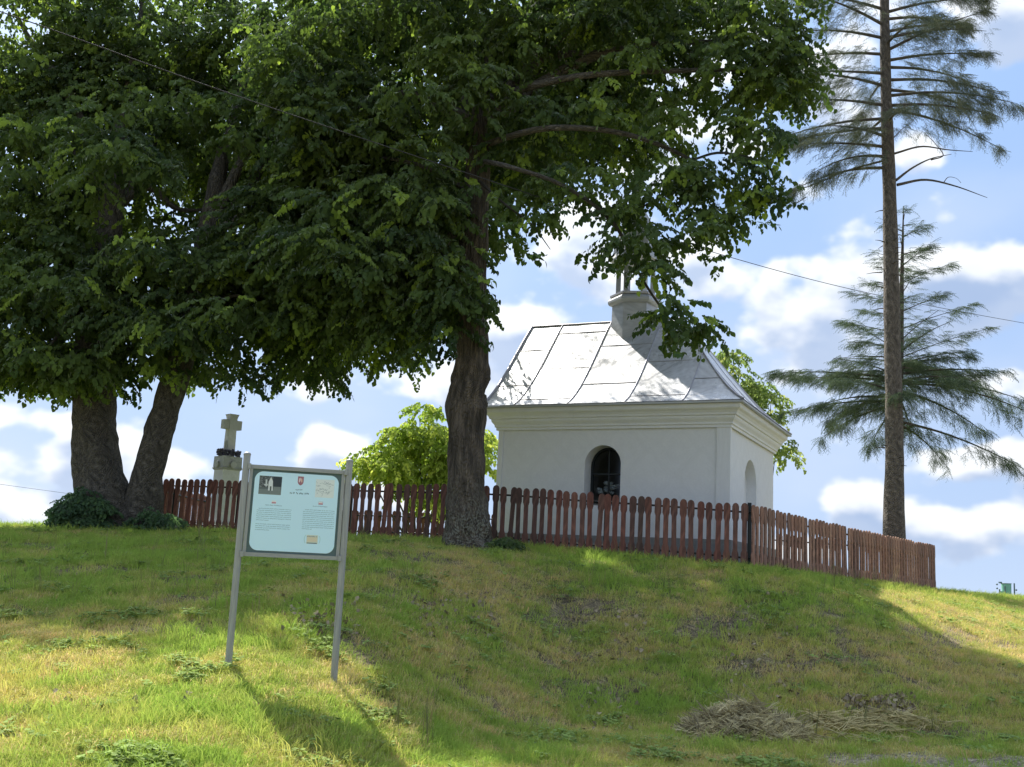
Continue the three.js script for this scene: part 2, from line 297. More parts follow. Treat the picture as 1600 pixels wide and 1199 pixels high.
  for (let c = 0; c < 4; c++) for (const [t0, t1] of c % 2 ? [[0, 0.45], [0.45, 1]] : [[0, 0.3], [0.3, 0.7], [0.7, 1]]) {
    const tEnd = 1 - Math.min(Math.abs(scols[c]), Math.abs(scols[c + 1])) / EZ; if (t0 >= tEnd) continue;
    part('roof_sheet', (() => { const q = grid(P.side, scols[c] + 0.004, scols[c + 1] - 0.004, t0 + 0.002, Math.min(t1, tEnd) - 0.002, 4, 5, 0.006, true); q.translate(0.008, 0, 0); return q; })(), zinc[(zi++ * 5) % 3], roof);
  }
  const seam = (fn, s, t0, t1, name = 'standing_seam', r = 0.010) => { const pts = []; for (let i = 0; i <= 10; i++) { const p = fn(s, lerp(t0, t1, i / 10)); pts.push(new THREE.Vector3(p[0], p[1] + 0.02, p[2] + (fn === P.front ? 0.014 : fn === P.back ? -0.014 : 0))); } part(name, limbGeo(pts, [r, r], 5, 12), seamMat, roof); };
  for (let c = 1; c < 5; c++) { const a = cols[c], e = a > RX1 ? (EX1 - a) / (EX1 - RX1) : 1; seam(P.front, a, 0, e); seam(P.back, a, 0, e); }
  for (const s of [-1.1, 0, 1.1]) seam(P.side, s, 0, 1 - Math.abs(s) / EZ);
  seam(P.front, 99, 0, 1, 'hip_seam', 0.018); seam(P.back, 99, 0, 1, 'hip_seam', 0.018);
  seam(P.front, EX0 + 0.01, 0, 1, 'verge_trim', 0.022); seam(P.back, EX0 + 0.01, 0, 1, 'verge_trim', 0.022);
  part('ridge_cap', new THREE.CylinderGeometry(0.03, 0.03, RX1 - EX0, 8).rotateZ(Math.PI / 2).translate((RX1 + EX0) / 2, EY + RISE + 0.012, 0), seamMat, roof);
  { // gable wall under the left end
    const s = new THREE.Shape(); s.moveTo(-ZF, 4.8); for (let i = 1; i <= 10; i++) { const t = i / 10 * 0.97; s.lineTo(-EZ * (1 - t) * 0.98, roofY(t) - 0.04); } for (let i = 10; i >= 1; i--) { const t = i / 10 * 0.97; s.lineTo(EZ * (1 - t) * 0.98, roofY(t) - 0.04); } s.lineTo(ZF, 4.8); s.closePath();
    part('gable', ext(s, 0.25).rotateY(Math.PI / 2).translate(W0, 0, 0), plaster, ch);
  }
  // lantern on the ridge: six-sided drum, rolled cornice, plate, open columns, bell cap, ball, rod
  const lx = -0.26, lant = part('lantern', merge([new THREE.CylinderGeometry(0.475, 0.49, 1.03, 6).rotateY(-0.194).translate(lx, 6.80, 0)].map(q => q)), leadMat, ch);
  lant.geometry = lant.geometry.toNonIndexed(); lant.geometry.computeVertexNormals();
  const hexLathe = (pts) => { const q = new THREE.LatheGeometry(pts.map(p => new THREE.Vector2(p[0], p[1])), 6).rotateY(-0.194).translate(lx, 0, 0).toNonIndexed(); q.computeVertexNormals(); return q; };
  part('rolled_cornice', hexLathe([[0.40, 7.26], [0.50, 7.26], [0.545, 7.28], [0.57, 7.32], [0.57, 7.37], [0.545, 7.41], [0.50, 7.435], [0.40, 7.44]]), leadMat, lant);
  part('top_plate', hexLathe([[0.0, 7.44], [0.52, 7.443], [0.53, 7.46], [0.53, 7.495], [0.46, 7.51], [0, 7.52]]), seamMat, lant);
  for (let k = 0; k < 6; k++) { const a = k / 6 * Math.PI * 2 - 0.194, col = part('column', box(0.10, 0.70, 0.10, 0, 0, 0).rotateY(a), leadMat, lant); col.position.set(lx + Math.sin(a) * 0.36, 7.86, Math.cos(a) * 0.36); }
  part('bell_cap', hexLathe([[0.0, 8.20], [0.46, 8.21], [0.56, 8.24], [0.56, 8.28], [0.50, 8.40], [0.44, 8.68], [0.40, 8.85], [0.34, 9.05], [0.24, 9.25], [0.13, 9.45], [0.08, 9.62], [0.075, 9.82], [0.0, 9.84]]), leadMat, lant);
  part('ball', new THREE.SphereGeometry(0.12, 18, 14).scale(1.1, 0.92, 1.1).translate(lx, 9.93, 0), leadMat, lant);
  part('rod', new THREE.CylinderGeometry(0.016, 0.02, 1.5, 8).translate(lx, 10.78, 0), std({ color: rgb(0.16, 0.1, 0.11), roughness: 0.6 }), lant);
  // bunch of white flowers on the sill behind the glass
  const fl = thing('flower_bunch', 'bunch of white flowers standing behind the arched chapel window', 'flowers');
  fl.position.copy(new THREE.Vector3(wx - 0.06, wy + 0.02, ZF - T - 0.14).applyAxisAngle(new THREE.Vector3(0, 1, 0), -0.447).add(new THREE.Vector3(2.74, 0, -21.32)));
  part('vase', new THREE.LatheGeometry([[0, 0], [0.05, 0], [0.065, 0.08], [0.045, 0.15], [0.055, 0.17]].map(p => new THREE.Vector2(...p)), 14), std({ color: rgb(0.3, 0.32, 0.34), roughness: 0.4 }), fl);
  const R = rng(77), petal = std({ color: rgb(0.8, 0.8, 0.76), roughness: 0.8 });
  for (let i = 0; i < 13; i++) { const a = R() * 6.28, q = 0.15 * Math.sqrt(R()), b = part('bloom', new THREE.IcosahedronGeometry(0.045 + 0.02 * R(), 1), petal, fl), p = b.geometry.attributes.position; for (let k = 0; k < p.count; k++) { const s = 1 + 0.5 * noise(p.getX(k) * 40, p.getY(k) * 40, p.getZ(k) * 40 + i); p.setXYZ(k, p.getX(k) * s, p.getY(k) * s * 0.7, p.getZ(k) * s); } b.geometry.computeVertexNormals(); b.position.set(Math.cos(a) * q * 1.3, 0.26 + 0.16 * R() + 0.1 * (q < 0.06), Math.sin(a) * q * 0.6); }
  part('stems', merge([0, 1, 2, 3, 4].map(i => new THREE.CylinderGeometry(0.006, 0.006, 0.2, 5).rotateZ((i - 2) * 0.2).translate((i - 2) * 0.02, 0.22, 0))), std({ color: rgb(0.05, 0.1, 0.03), roughness: 0.9 }), fl);
  part('window_ledge', box(0.6, 0.05, 0.3, 0.06, -0.025, 0), cement, fl);
}

// ---------------------------------------------------------------- picket fence
const PH = 1.06, PWD = 0.110;
const picketShape = (() => {
  const s = new THREE.Shape(), w = PWD / 2, n = w * 0.68, pts = [];
  pts.push([-w * 0.92, 0], [w * 0.92, 0], [w, 0.10], [w, 0.25], [n, 0.30], [n, PH * 0.72], [w, PH * 0.77], [w, PH - 0.055], [w * 0.72, PH - 0.017], [w * 0.25, PH], [-w * 0.25, PH], [-w * 0.72, PH - 0.017], [-w, PH - 0.055], [-w, PH * 0.77], [-n, PH * 0.72], [-n, 0.30], [-w, 0.25], [-w, 0.10]);
  pts.forEach((p, i) => i ? s.lineTo(...p) : s.moveTo(...p)); s.closePath(); return s;
})();
const picketGeos = [0, 1, 2].map(k => { const g = new THREE.ExtrudeGeometry(picketShape, { depth: 0.021, bevelEnabled: false }); const uv = g.attributes.uv; for (let i = 0; i < uv.count; i++) uv.setXY(i, uv.getX(i) * 2.2 + k * 0.31, uv.getY(i) * 0.9 + k * 0.4); return g; });
function fence(x0, z0, dx, dz, len, label, woods, seed, wonk) {
  // pickets face to the side (dz, -dx) of the run; x, Z on the ground plan
  const R = rng(seed), turn = Math.atan2(dz, dx);               // local x along the run
  const y0 = height(x0, z0), f = thing('picket_fence', label, 'fence', [x0, y0, -z0], turn, 'picket fence runs round the chapel');
  const Y = (s) => height(x0 + dx * s, z0 + dz * s) - y0, n = Math.round(len / 0.142), side = wonk.side;
  for (let i = 0; i < n; i++) {
    const s = (i + 0.5) * len / n; if (s < 0.05) continue;
    const p = part('picket', picketGeos[Math.floor(R() * 3)], woods[Math.floor(R() * woods.length)], f);
    p.position.set(s + (R() - 0.5) * 0.014, Y(s) - 0.02 + (R() - 0.5) * 0.022, side > 0 ? 0.022 + R() * 0.004 : -0.043 - R() * 0.004);
    p.rotation.z = (R() - 0.5) * 0.022 + (R() < wonk.lean ? (R() - 0.5) * 0.11 : 0);
    p.scale.x = 0.95 + 0.12 * R();
  }
  const rail = (h) => { const pts = []; for (let i = 0; i <= 12; i++) { const s = len * i / 12; pts.push(new THREE.Vector3(s, Y(s) + h, 0)); } part('rail', limbGeo(pts, [0.018, 0.018], 6, 24), darkMetal, f); };
  rail(0.17); rail(0.90);
  const np = Math.max(2, Math.round(len / 2.4));
  for (let i = wonk.first ?? 0; i <= np; i++) { const s = len * i / np; part('post', box(i ? 0.04 : 0.06, PH + 0.26, i ? 0.04 : 0.06, s, Y(s) + PH / 2 - (i ? 0.2 : 0.13), side > 0 ? -0.05 : 0.05), darkMetal, f); }
  return f;
}
const cornerL = [FCX + fdir[0] * FLEFT, FCZ + fdir[1] * FLEFT], endR = [FCX + rdir[0] * FRIGHT, FCZ + rdir[1] * FRIGHT];
const backA = [endR[0] + fdir[0] * 17.5, endR[1] + fdir[1] * 17.5 + 0.6];
// local +z of a run turned by atan2(dz,dx): with three's rotation about y the outer side of the front run is +z
fence(FCX, FCZ, fdir[0], fdir[1], FLEFT, 'red brown picket fence run in front of the chapel beside the trunks', stainWood, 11, { side: -1, lean: 0.1 });
fence(FCX, FCZ, rdir[0], rdir[1], FRIGHT, 'weathered brown picket fence run going back from the dark corner post', paleWood, 23, { side: 1, lean: 0.03, first: 1 });
{ const dx = backA[0] - endR[0], dz = backA[1] - endR[1], l = Math.hypot(dx, dz); fence(endR[0], endR[1], dx / l, dz / l, l, 'far picket fence run seen through gaps behind the chapel', stainWood, 37, { side: 1, lean: 0.08, first: 1 }); }
{ const dx = backA[0] - cornerL[0], dz = backA[1] - cornerL[1], l = Math.hypot(dx, dz); fence(cornerL[0], cornerL[1], dx / l, dz / l, l, 'picket fence run going back behind the forked tree trunk', stainWood, 41, { side: -1, lean: 0.05, first: 1 }); }

// ---------------------------------------------------------------- information board
{
  const a = at(354, 1070, 9.4), b = at(521, 1073, 9.6), turn = Math.atan2(-(b.z - a.z), b.x - a.x);
  const gy = Math.min(height(a.x, 9.4), height(b.x, 9.6)), mid = a.clone().add(b).multiplyScalar(0.5), w = Math.hypot(b.x - a.x, b.z - a.z);
  const o = thing('information_board', 'grey framed information board with pale blue panel standing on two posts', 'sign', [mid.x, 0, mid.z], turn);
  o.rotation.order = 'YXZ'; o.rotation.z = 0.004;
  const galv = std({ color: rgb(0.46, 0.47, 0.45), map: zincCol, roughness: 0.6, metalness: 0.35 }), green = std({ color: rgb(0.085, 0.135, 0.135), roughness: 0.6 });
  const top = 2.545;
  for (const s of [-1, 1]) {
    const p = part('post', new THREE.CylinderGeometry(0.031, 0.031, top - gy + 0.35, 14).translate(s * w / 2, (top + gy - 0.35) / 2, 0), galv, o);
    part('cap', new THREE.SphereGeometry(0.034, 14, 10).scale(1, 0.7, 1).translate(s * w / 2, top, 0), galv, p);
  }
  const y1 = 2.44, y0 = 1.665, iw = w - 0.064;
  const fr = part('frame', merge([box(iw, 0.035, 0.035, 0, y1, 0), box(iw, 0.035, 0.035, 0, y0, 0), box(0.03, y1 - y0 - 0.036, 0.03, -iw / 2 + 0.016, (y0 + y1) / 2, 0), box(0.03, y1 - y0 - 0.036, 0.03, iw / 2 - 0.016, (y0 + y1) / 2, 0)]), galv, o);
  for (const sx of [-1, 1]) for (const yy of [y0, y1]) part('bracket', box(0.03, 0.05, 0.045, sx * (iw / 2 + 0.004), yy, 0.012), galv, fr);
  part('backing_panel', box(iw - 0.06, y1 - y0 - 0.036, 0.012, 0, (y0 + y1) / 2, -0.004), green, o);
  const PWm = iw - 0.105, PHm = y1 - y0 - 0.075, cv = document.createElement('canvas'); cv.width = 1024; cv.height = Math.round(1024 * PHm / PWm);
  const c = cv.getContext('2d'), Hc = cv.height, R = rng(5);
  c.fillStyle = '#cdeefb'; c.fillRect(0, 0, 1024, Hc);
  // printed black and white picture of a white building between trees
  const X = (u) => u * 1024, Yv = (v) => v * Hc;
  c.fillStyle = '#5d6663'; c.fillRect(X(0.055), Yv(0.055), X(0.265), Yv(0.235));
  for (let i = 0; i < 500; i++) { const g = 40 + 90 * R(); c.fillStyle = `rgb(${g},${g + 6},${g + 4})`; c.fillRect(X(0.055 + 0.12 * R()), Yv(0.055 + 0.14 * R()), 12, 9); }
  c.fillStyle = '#28343a'; c.fillRect(X(0.215), Yv(0.06), X(0.105), Yv(0.125));
  c.fillStyle = '#76807c'; c.fillRect(X(0.055), Yv(0.225), X(0.265), Yv(0.065));
  c.fillStyle = '#d6dad8'; c.beginPath(); c.moveTo(X(0.165), Yv(0.24)); c.lineTo(X(0.165), Yv(0.13)); c.lineTo(X(0.19), Yv(0.065)); c.lineTo(X(0.215), Yv(0.12)); c.lineTo(X(0.222), Yv(0.24)); c.closePath(); c.fill();
  c.fillStyle = '#4c5654'; c.fillRect(X(0.185), Yv(0.185), X(0.018), Yv(0.055)); c.fillStyle = '#c4cac8'; c.fillRect(X(0.13), Yv(0.10), X(0.018), Yv(0.09)); c.fillRect(X(0.115), Yv(0.16), X(0.045), Yv(0.018));
  c.strokeStyle = '#9aa3a0'; c.lineWidth = 4; for (let i = 0; i < 8; i++) { c.beginPath(); c.moveTo(X(0.235 + 0.01 * i), Yv(0.19)); c.lineTo(X(0.235 + 0.01 * i), Yv(0.23)); c.stroke(); }
  // crest
  c.fillStyle = '#a06a74'; c.beginPath(); c.moveTo(X(0.507), Yv(0.035)); c.lineTo(X(0.577), Yv(0.035)); c.lineTo(X(0.577), Yv(0.105)); c.quadraticCurveTo(X(0.572), Yv(0.14), X(0.542), Yv(0.15)); c.quadraticCurveTo(X(0.512), Yv(0.14), X(0.507), Yv(0.105)); c.closePath(); c.fill();
  c.fillStyle = '#e6d3d2'; c.beginPath(); c.ellipse(X(0.530), Yv(0.082), 10, 30, 0.15, 0, 7); c.fill(); c.fillStyle = '#dcb9a4'; c.beginPath(); c.ellipse(X(0.553), Yv(0.085), 9, 28, -0.15, 0, 7); c.fill();
  // printed lines, too small in the picture to read: runs of short strokes
  const scribble = (u0, u1, v, h, col) => { c.fillStyle = col; let x = X(u0); while (x < X(u1)) { const word = 14 + 40 * R(); for (let q = 0; q < word && x + q < X(u1); q += h * 0.62) c.fillRect(x + q, Yv(v) - h * (0.6 + 0.4 * R()), h * 0.36, h * (0.6 + 0.35 * R())); x += word + h * 0.7; } };
  scribble(0.49, 0.575, 0.215, 15, '#4f7078'); scribble(0.425, 0.525, 0.262, 22, '#3d5b63'); scribble(0.535, 0.645, 0.262, 22, '#3d5b63');
  // map on the right
  c.fillStyle = '#dfe7e2'; c.fillRect(X(0.725), Yv(0.055), X(0.225), Yv(0.235));
  c.strokeStyle = '#8d9a9c'; c.lineWidth = 2.5; for (let i = 0; i < 26; i++) { let x = X(0.74 + 0.18 * R()), y = Yv(0.09 + 0.17 * R()); c.beginPath(); c.moveTo(x, y); for (let k = 0; k < 4; k++) { x = clamp(x + 60 * (R() - 0.45), X(0.73), X(0.945)); y = clamp(y + 34 * (R() - 0.5), Yv(0.06), Yv(0.285)); c.lineTo(x, y); } c.stroke(); }
  for (const [u, v] of [[0.245, 0.365], [0.80, 0.345]]) { c.fillStyle = '#e8e6e4'; c.fillRect(X(u - 0.024), Yv(v), X(0.05), Yv(0.018)); c.fillStyle = '#c08088'; c.fillRect(X(u - 0.024), Yv(v + 0.018), X(0.05), Yv(0.018)); }
  c.strokeStyle = '#8b6f88'; c.strokeRect(X(0.776), Yv(0.345), X(0.05), Yv(0.036));
  scribble(0.15, 0.345, 0.43, 11, '#5d8790'); scribble(0.71, 0.885, 0.41, 11, '#5d8790');
  for (let i = 0; i < 12; i++) { const v = 0.475 + i * 0.0245; if (i === 7) continue; scribble(0.055 + 0.02 * (i === 0), i === 6 ? 0.2 : i === 11 ? 0.22 : 0.46, v, 10, '#6a959d'); }
  for (let i = 0; i < 11; i++) { const v = 0.46 + i * 0.0245; scribble(0.60 + 0.02 * (i === 0), i === 10 ? 0.72 : 0.975, v, 10, '#6a959d'); }
  c.fillStyle = '#cfd6c6'; c.fillRect(X(0.665), Yv(0.775), X(0.135), Yv(0.11)); c.fillStyle = '#d8cdb2'; c.fillRect(X(0.675), Yv(0.80), X(0.115), Yv(0.06)); scribble(0.67, 0.79, 0.80, 14, '#6d6a66'); c.fillStyle = '#5f6f6f'; c.fillRect(X(0.672), Yv(0.872), X(0.12), Yv(0.012));
  c.strokeStyle = '#9fc9c4'; c.lineWidth = 5; c.beginPath(); c.arc(X(0.733), Yv(0.83), 96, 2.6, 3.7); c.stroke(); c.beginPath(); c.arc(X(0.733), Yv(0.83), 96, -0.5, 0.5); c.stroke();
  const tx = new THREE.CanvasTexture(cv); tx.colorSpace = THREE.SRGBColorSpace;
  const s = new THREE.Shape(), r = 0.075, hw = PWm / 2, hh = PHm / 2;
  s.moveTo(-hw + r, -hh); s.lineTo(hw - r, -hh); s.absarc(hw - r, -hh + r, r, -Math.PI / 2, 0); s.lineTo(hw, hh - r); s.absarc(hw - r, hh - r, r, 0, Math.PI / 2); s.lineTo(-hw + r, hh); s.absarc(-hw + r, hh - r, r, Math.PI / 2, Math.PI); s.lineTo(-hw, -hh + r); s.absarc(-hw + r, -hh + r, r, Math.PI, Math.PI * 1.5);
  const pg = new THREE.ExtrudeGeometry(s, { depth: 0.003, bevelEnabled: false, curveSegments: 10 }), uv = pg.attributes.uv; for (let i = 0; i < uv.count; i++) uv.setXY(i, uv.getX(i) / PWm + 0.5, uv.getY(i) / PHm + 0.5);
  part('printed_panel', pg.translate(0, (y0 + y1) / 2, 0.005), std({ map: tx, roughness: 0.45 }), o);
}

// ---------------------------------------------------------------- stone cross
{
  const p = at(353, 752, 24), gy = height(p.x, 24), o = thing('stone_cross', 'grey stone cross on a tall pedestal standing behind the fence', 'monument', [p.x, gy, p.z], 0.75);
  const T = (y) => y - gy, pl = (w, y0, y1, w2 = w) => { const q = new THREE.CylinderGeometry(w2 / Math.SQRT2, w / Math.SQRT2, y1 - y0, 4, 1).rotateY(Math.PI / 4).translate(0, (y0 + y1) / 2, 0).toNonIndexed(); q.computeVertexNormals(); return q; };
  part('foot', pl(0.75, T(gy) - 0.2, T(gy) + 0.35), stoneMat, o);
  part('pedestal', pl(0.44, T(gy) + 0.35, T(3.62), 0.42), stoneMat, o);
  part('moulding', merge([pl(0.44, T(3.62), T(3.66), 0.5), pl(0.5, T(3.66), T(3.70), 0.47), pl(0.47, T(3.70), T(3.93), 0.46)]), stoneDark, o);
  for (const [x, z] of [[-0.25, 0], [0.25, 0], [0, 0.25], [0, -0.25]]) part('scroll', new THREE.CylinderGeometry(0.075, 0.075, 0.07, 14).rotateZ(x ? Math.PI / 2 : 0).rotateX(x ? 0 : Math.PI / 2).translate(x, T(3.74), z), stoneMat, o);
  part('cross', merge([pl(0.20, T(3.93), T(4.55), 0.18), pl(0.18, T(4.80), T(4.86), 0.20), pl(0.20, T(4.86), T(4.91), 0.235), box(0.185, 0.25, 0.18, 0, T(4.675), 0), box(0.13, 0.21, 0.16, -0.158, T(4.67), 0), box(0.13, 0.21, 0.16, 0.158, T(4.67), 0)]), stoneMat, o);
  part('carved_figure', (() => { const q = limbGeo([[-0.13, 3.95, 0.07], [-0.135, 4.06, 0.075], [-0.125, 4.18, 0.07], [-0.13, 4.25, 0.07], [-0.13, 4.30, 0.07]].map(v => new THREE.Vector3(v[0], T(v[1]), v[2])), [0.05, 0.045, 0.03, 0.035, 0.01], 8, 14); return q; })(), stoneDark, o);
  const R = rng(3), wl = []; for (let i = 0; i < 130; i++) { const a = R() * 6.28, q = 0.20 + 0.06 * R(); wl.push(new THREE.Matrix4().compose(new THREE.Vector3(Math.cos(a) * q, T(3.96) + 0.11 * R(), Math.sin(a) * q), new THREE.Quaternion().setFromEuler(new THREE.Euler(R() * 6, R() * 6, R() * 6)), new THREE.Vector3(1, 1, 1))); }
  instanced('wreath', new THREE.IcosahedronGeometry(0.035, 0).scale(1.4, 0.7, 1), std({ color: rgb(0.06, 0.06, 0.10), roughness: 0.9 }), wl, null, o);
}

// ---------------------------------------------------------------- foliage building blocks
function leafGeo(L, Wd) { // heart-shaped blade along +x, folded along the midrib
  const rim = [[0, 0], [-0.05, 0.28], [0.1, 0.46], [0.36, 0.5], [0.62, 0.36], [0.84, 0.15], [1, 0]], pos = [0.32 * L, 0.02 * L, 0], idx = [];
  const pts = [...rim, ...rim.slice(1, -1).reverse().map(p => [p[0], -p[1]])];
  for (const p of pts) pos.push(p[0] * L, -0.12 * L * p[0] * p[0] + 0.14 * Math.abs(p[1]) * L, p[1] * Wd);
  for (let i = 0; i < pts.length; i++) idx.push(0, 1 + (i + 1) % pts.length, 1 + i);
  return bufGeo(pos, idx).toNonIndexed ? bufGeo(pos, idx) : null;
}
function place(g, p, e, s = 1) { return g.clone().applyMatrix4(new THREE.Matrix4().compose(p, new THREE.Quaternion().setFromEuler(e), new THREE.Vector3(s, s, s))); }
function sprayLeaves(seed, n, len, size) { // list of [position, euler, scale] along a drooping twig on +x
  const R = rng(seed), out = [];
  for (let i = 0; i < n; i++) { const t = (i + 0.7) / n, side = i % 2 ? 1 : -1; out.push([new THREE.Vector3(len * t, -0.28 * len * t * t + 0.02 * (R() - 0.5), side * 0.035 + 0.05 * (R() - 0.5)), new THREE.Euler((R() - 0.5) * 1.7, side * -(0.9 + 1.1 * (R() - 0.5)) + (i === n - 1 ? side * 0.9 : 0), -0.45 - 0.6 * R() + (R() - 0.5) * 0.9, 'YZX'), size * (0.75 + 0.45 * R())]); }
  return out;
}
const unitLeaf = leafGeo(1, 0.98);
const sprayGeo = (seed, n, len, size) => merge(sprayLeaves(seed, n, len, size).map(([p, e, s]) => place(unitLeaf, p, e, s)));
const sprays = [sprayGeo(1, 17, 0.42, 0.082), sprayGeo(2, 16, 0.36, 0.087), sprayGeo(3, 18, 0.46, 0.078), sprayGeo(4, 20, 0.40, 0.066), sprayGeo(5, 18, 0.34, 0.073)];
const smallSprays = [sprayGeo(8, 14, 0.34, 0.07), sprayGeo(9, 12, 0.30, 0.075)];
const tinySprays = smallSprays.map(g => g.clone().scale(0.62, 0.62, 0.62));
const _q = new THREE.Quaternion(), _e = new THREE.Euler();
// clumps of sprays filling an ellipsoid: denser towards its skin
function fillBlob(out, R, c, r, nClump, nSpray, clumpR, opt = {}) {
  for (let k = 0; k < nClump; k++) {
    let u = R() * 2 - 1, a = R() * 6.283, q = Math.sqrt(1 - u * u), rad = opt.shell ? Math.pow(R(), 0.33) : 0.45 + 0.55 * Math.pow(R(), 0.55);
    const cx = c[0] + r[0] * q * Math.cos(a) * rad, cy = c[1] + r[1] * u * rad, cz = c[2] + r[2] * q * Math.sin(a) * rad;
    const tone = R();
    const cr = clumpR * (0.7 + 0.6 * R());
    for (let s = 0; s < nSpray; s++) {
      const uu = R() * 1.5 - 0.5, aa = R() * 6.283, qq = Math.sqrt(Math.max(0, 1 - Math.min(1, uu * uu))), rr = cr * Math.pow(R(), 0.45);
      const p = new THREE.Vector3(cx + rr * qq * Math.cos(aa), cy + rr * uu * 0.62, cz + rr * qq * Math.sin(aa));
      if (opt.keep && !opt.keep(p)) continue;
      _e.set((R() - 0.5) * 0.7, -aa + (R() - 0.5) * 1.3, -0.25 - 0.5 * R() + 0.3 * uu, 'YZX');
      out.push({ p, e: _e.clone(), s: 0.75 + 0.5 * R(), tone: R() < 0.10 ? 1.5 + 1.0 * R() : tone * 0.6 + R() * 0.4 });
    }
  }
}
function toCrown(list, geos, mat, parent, palette, name = 'crown') {
  const M = geos.map(() => []), C = geos.map(() => []);
  list.forEach((l, i) => { const k = i % geos.length; M[k].push(new THREE.Matrix4().compose(l.p.clone().sub(parent.position), _q.setFromEuler(l.e), new THREE.Vector3(l.s, l.s, l.s))); const t = l.tone; C[k].push(rgb(lerp(palette[0][0], palette[1][0], t), lerp(palette[0][1], palette[1][1], t), lerp(palette[0][2], palette[1][2], t))); });
  return geos.map((g, k) => instanced(name, g, mat, M[k], C[k], parent));
}
const trunkLump = (k, seed, amp = 0.1) => (a, t, R) => 1 + amp * noise(Math.cos(a) * 1.6 + seed, Math.sin(a) * 1.6, t * k) + 0.05 * noise(Math.cos(a) * 5 + seed, Math.sin(a) * 5, t * k * 3);
const flare = (seed, h, amp = 0.45) => { const b = trunkLump(16, seed, 0.24); return (a, t, R) => b(a, t, R) + amp * Math.exp(-t / h) * (0.55 + 0.45 * Math.cos(a * 5 + seed * 2 + 0.6 * Math.sin(a * 2))); };

// ---------------------------------------------------------------- linden trees
const linLeaf = leafMat(0.55);
const LIN = [[0.026, 0.064, 0.017], [0.145, 0.22, 0.032]];
function px(list, Z) { return list.map(([u, v]) => at(u, v, Z)); }
{ // forked tree
  const Z = 19.7, b = at(200, 822, Z), gy = height(b.x, Z);
  const o = thing('linden_tree', 'broad dark linden tree with two forking trunks beside the fence end', 'tree', [b.x, gy, b.z], 0, 'old linden trees on the mound');
  const rel = (pts) => pts.map(p => p.clone().sub(o.position));
  const tl = px([[172, 842], [166, 800], [155, 740], [147, 680], [146, 620], [150, 540], [160, 420], [172, 330], [184, 240], [192, 190]], Z);
  part('trunk', limbGeo(rel(tl), [0.62, 0.50, 0.43, 0.385, 0.37, 0.36, 0.32, 0.27, 0.2, 0.12], 28, 60, flare(1.3, 0.05, 0.35)), bark, o);
  const tr = px([[214, 842], [222, 800], [236, 740], [254, 680], [269, 630], [288, 570], [312, 470], [330, 370], [344, 290], [352, 240]], Z);
  tr.forEach((p, i) => { p.z += 0.12 * Math.min(i, 3) - 0.1; });
  part('trunk', limbGeo(rel(tr), [0.44, 0.36, 0.29, 0.265, 0.25, 0.24, 0.22, 0.19, 0.15, 0.08], 24, 56, flare(4.1, 0.05, 0.3)), bark, o);
  const blobs = [ // x, y, Z, rx, ry, rz, clumps
    [-6.9, 8.2, 20.2, 4.1, 3.1, 2.9, 150], [-9.6, 6.4, 19.8, 2.2, 2.0, 2.2, 62], [-8.2, 5.6, 18.9, 1.9, 1.2, 1.5, 34], [-5.6, 6.1, 18.9, 2.4, 1.15, 1.6, 42], [-3.4, 6.25, 19.4, 2.2, 1.2, 1.9, 52], [-3.6, 7.6, 19.6, 2.4, 1.9, 2.0, 60],
    [-6.8, 11.2, 21.6, 3.4, 1.9, 2.4, 76], [-8.2, 12.4, 20.4, 2.3, 1.5, 1.1, 36], [-5.6, 12.3, 20.3, 2.0, 1.5, 1.1, 20], [-10.4, 11.8, 20.2, 1.7, 1.7, 1.2, 26], [-4.0, 12.2, 19.6, 1.4, 1.4, 1.1, 14], [-10.3, 9.8, 21.2, 2.4, 2.5, 2.2, 62], [-3.9, 10.4, 21, 2.8, 2.3, 2.4, 66]];
  const R = rng(101), L = [];
  for (const q of blobs) fillBlob(L, R, [q[0], q[1], -q[2]], [q[3], q[4], q[5]], q[6], 21, 0.64);
  for (const q of blobs) { const st = q[0] < -6 ? tl : tr, k = q[1] < 7 ? 6 : 7, s = st[k], e = new THREE.Vector3(q[0], q[1] + 0.3, -q[2]), m = s.clone().lerp(e, 0.5); m.y += 0.5; part('limb', limbGeo(rel([s, m, e, e.clone().add(e.clone().sub(s).setLength(1))]), [0.13, 0.09, 0.05, 0.02], 8, 16, trunkLump(6, q[0])), bark, o); }
  toCrown(L, sprays, linLeaf, o, LIN);
}
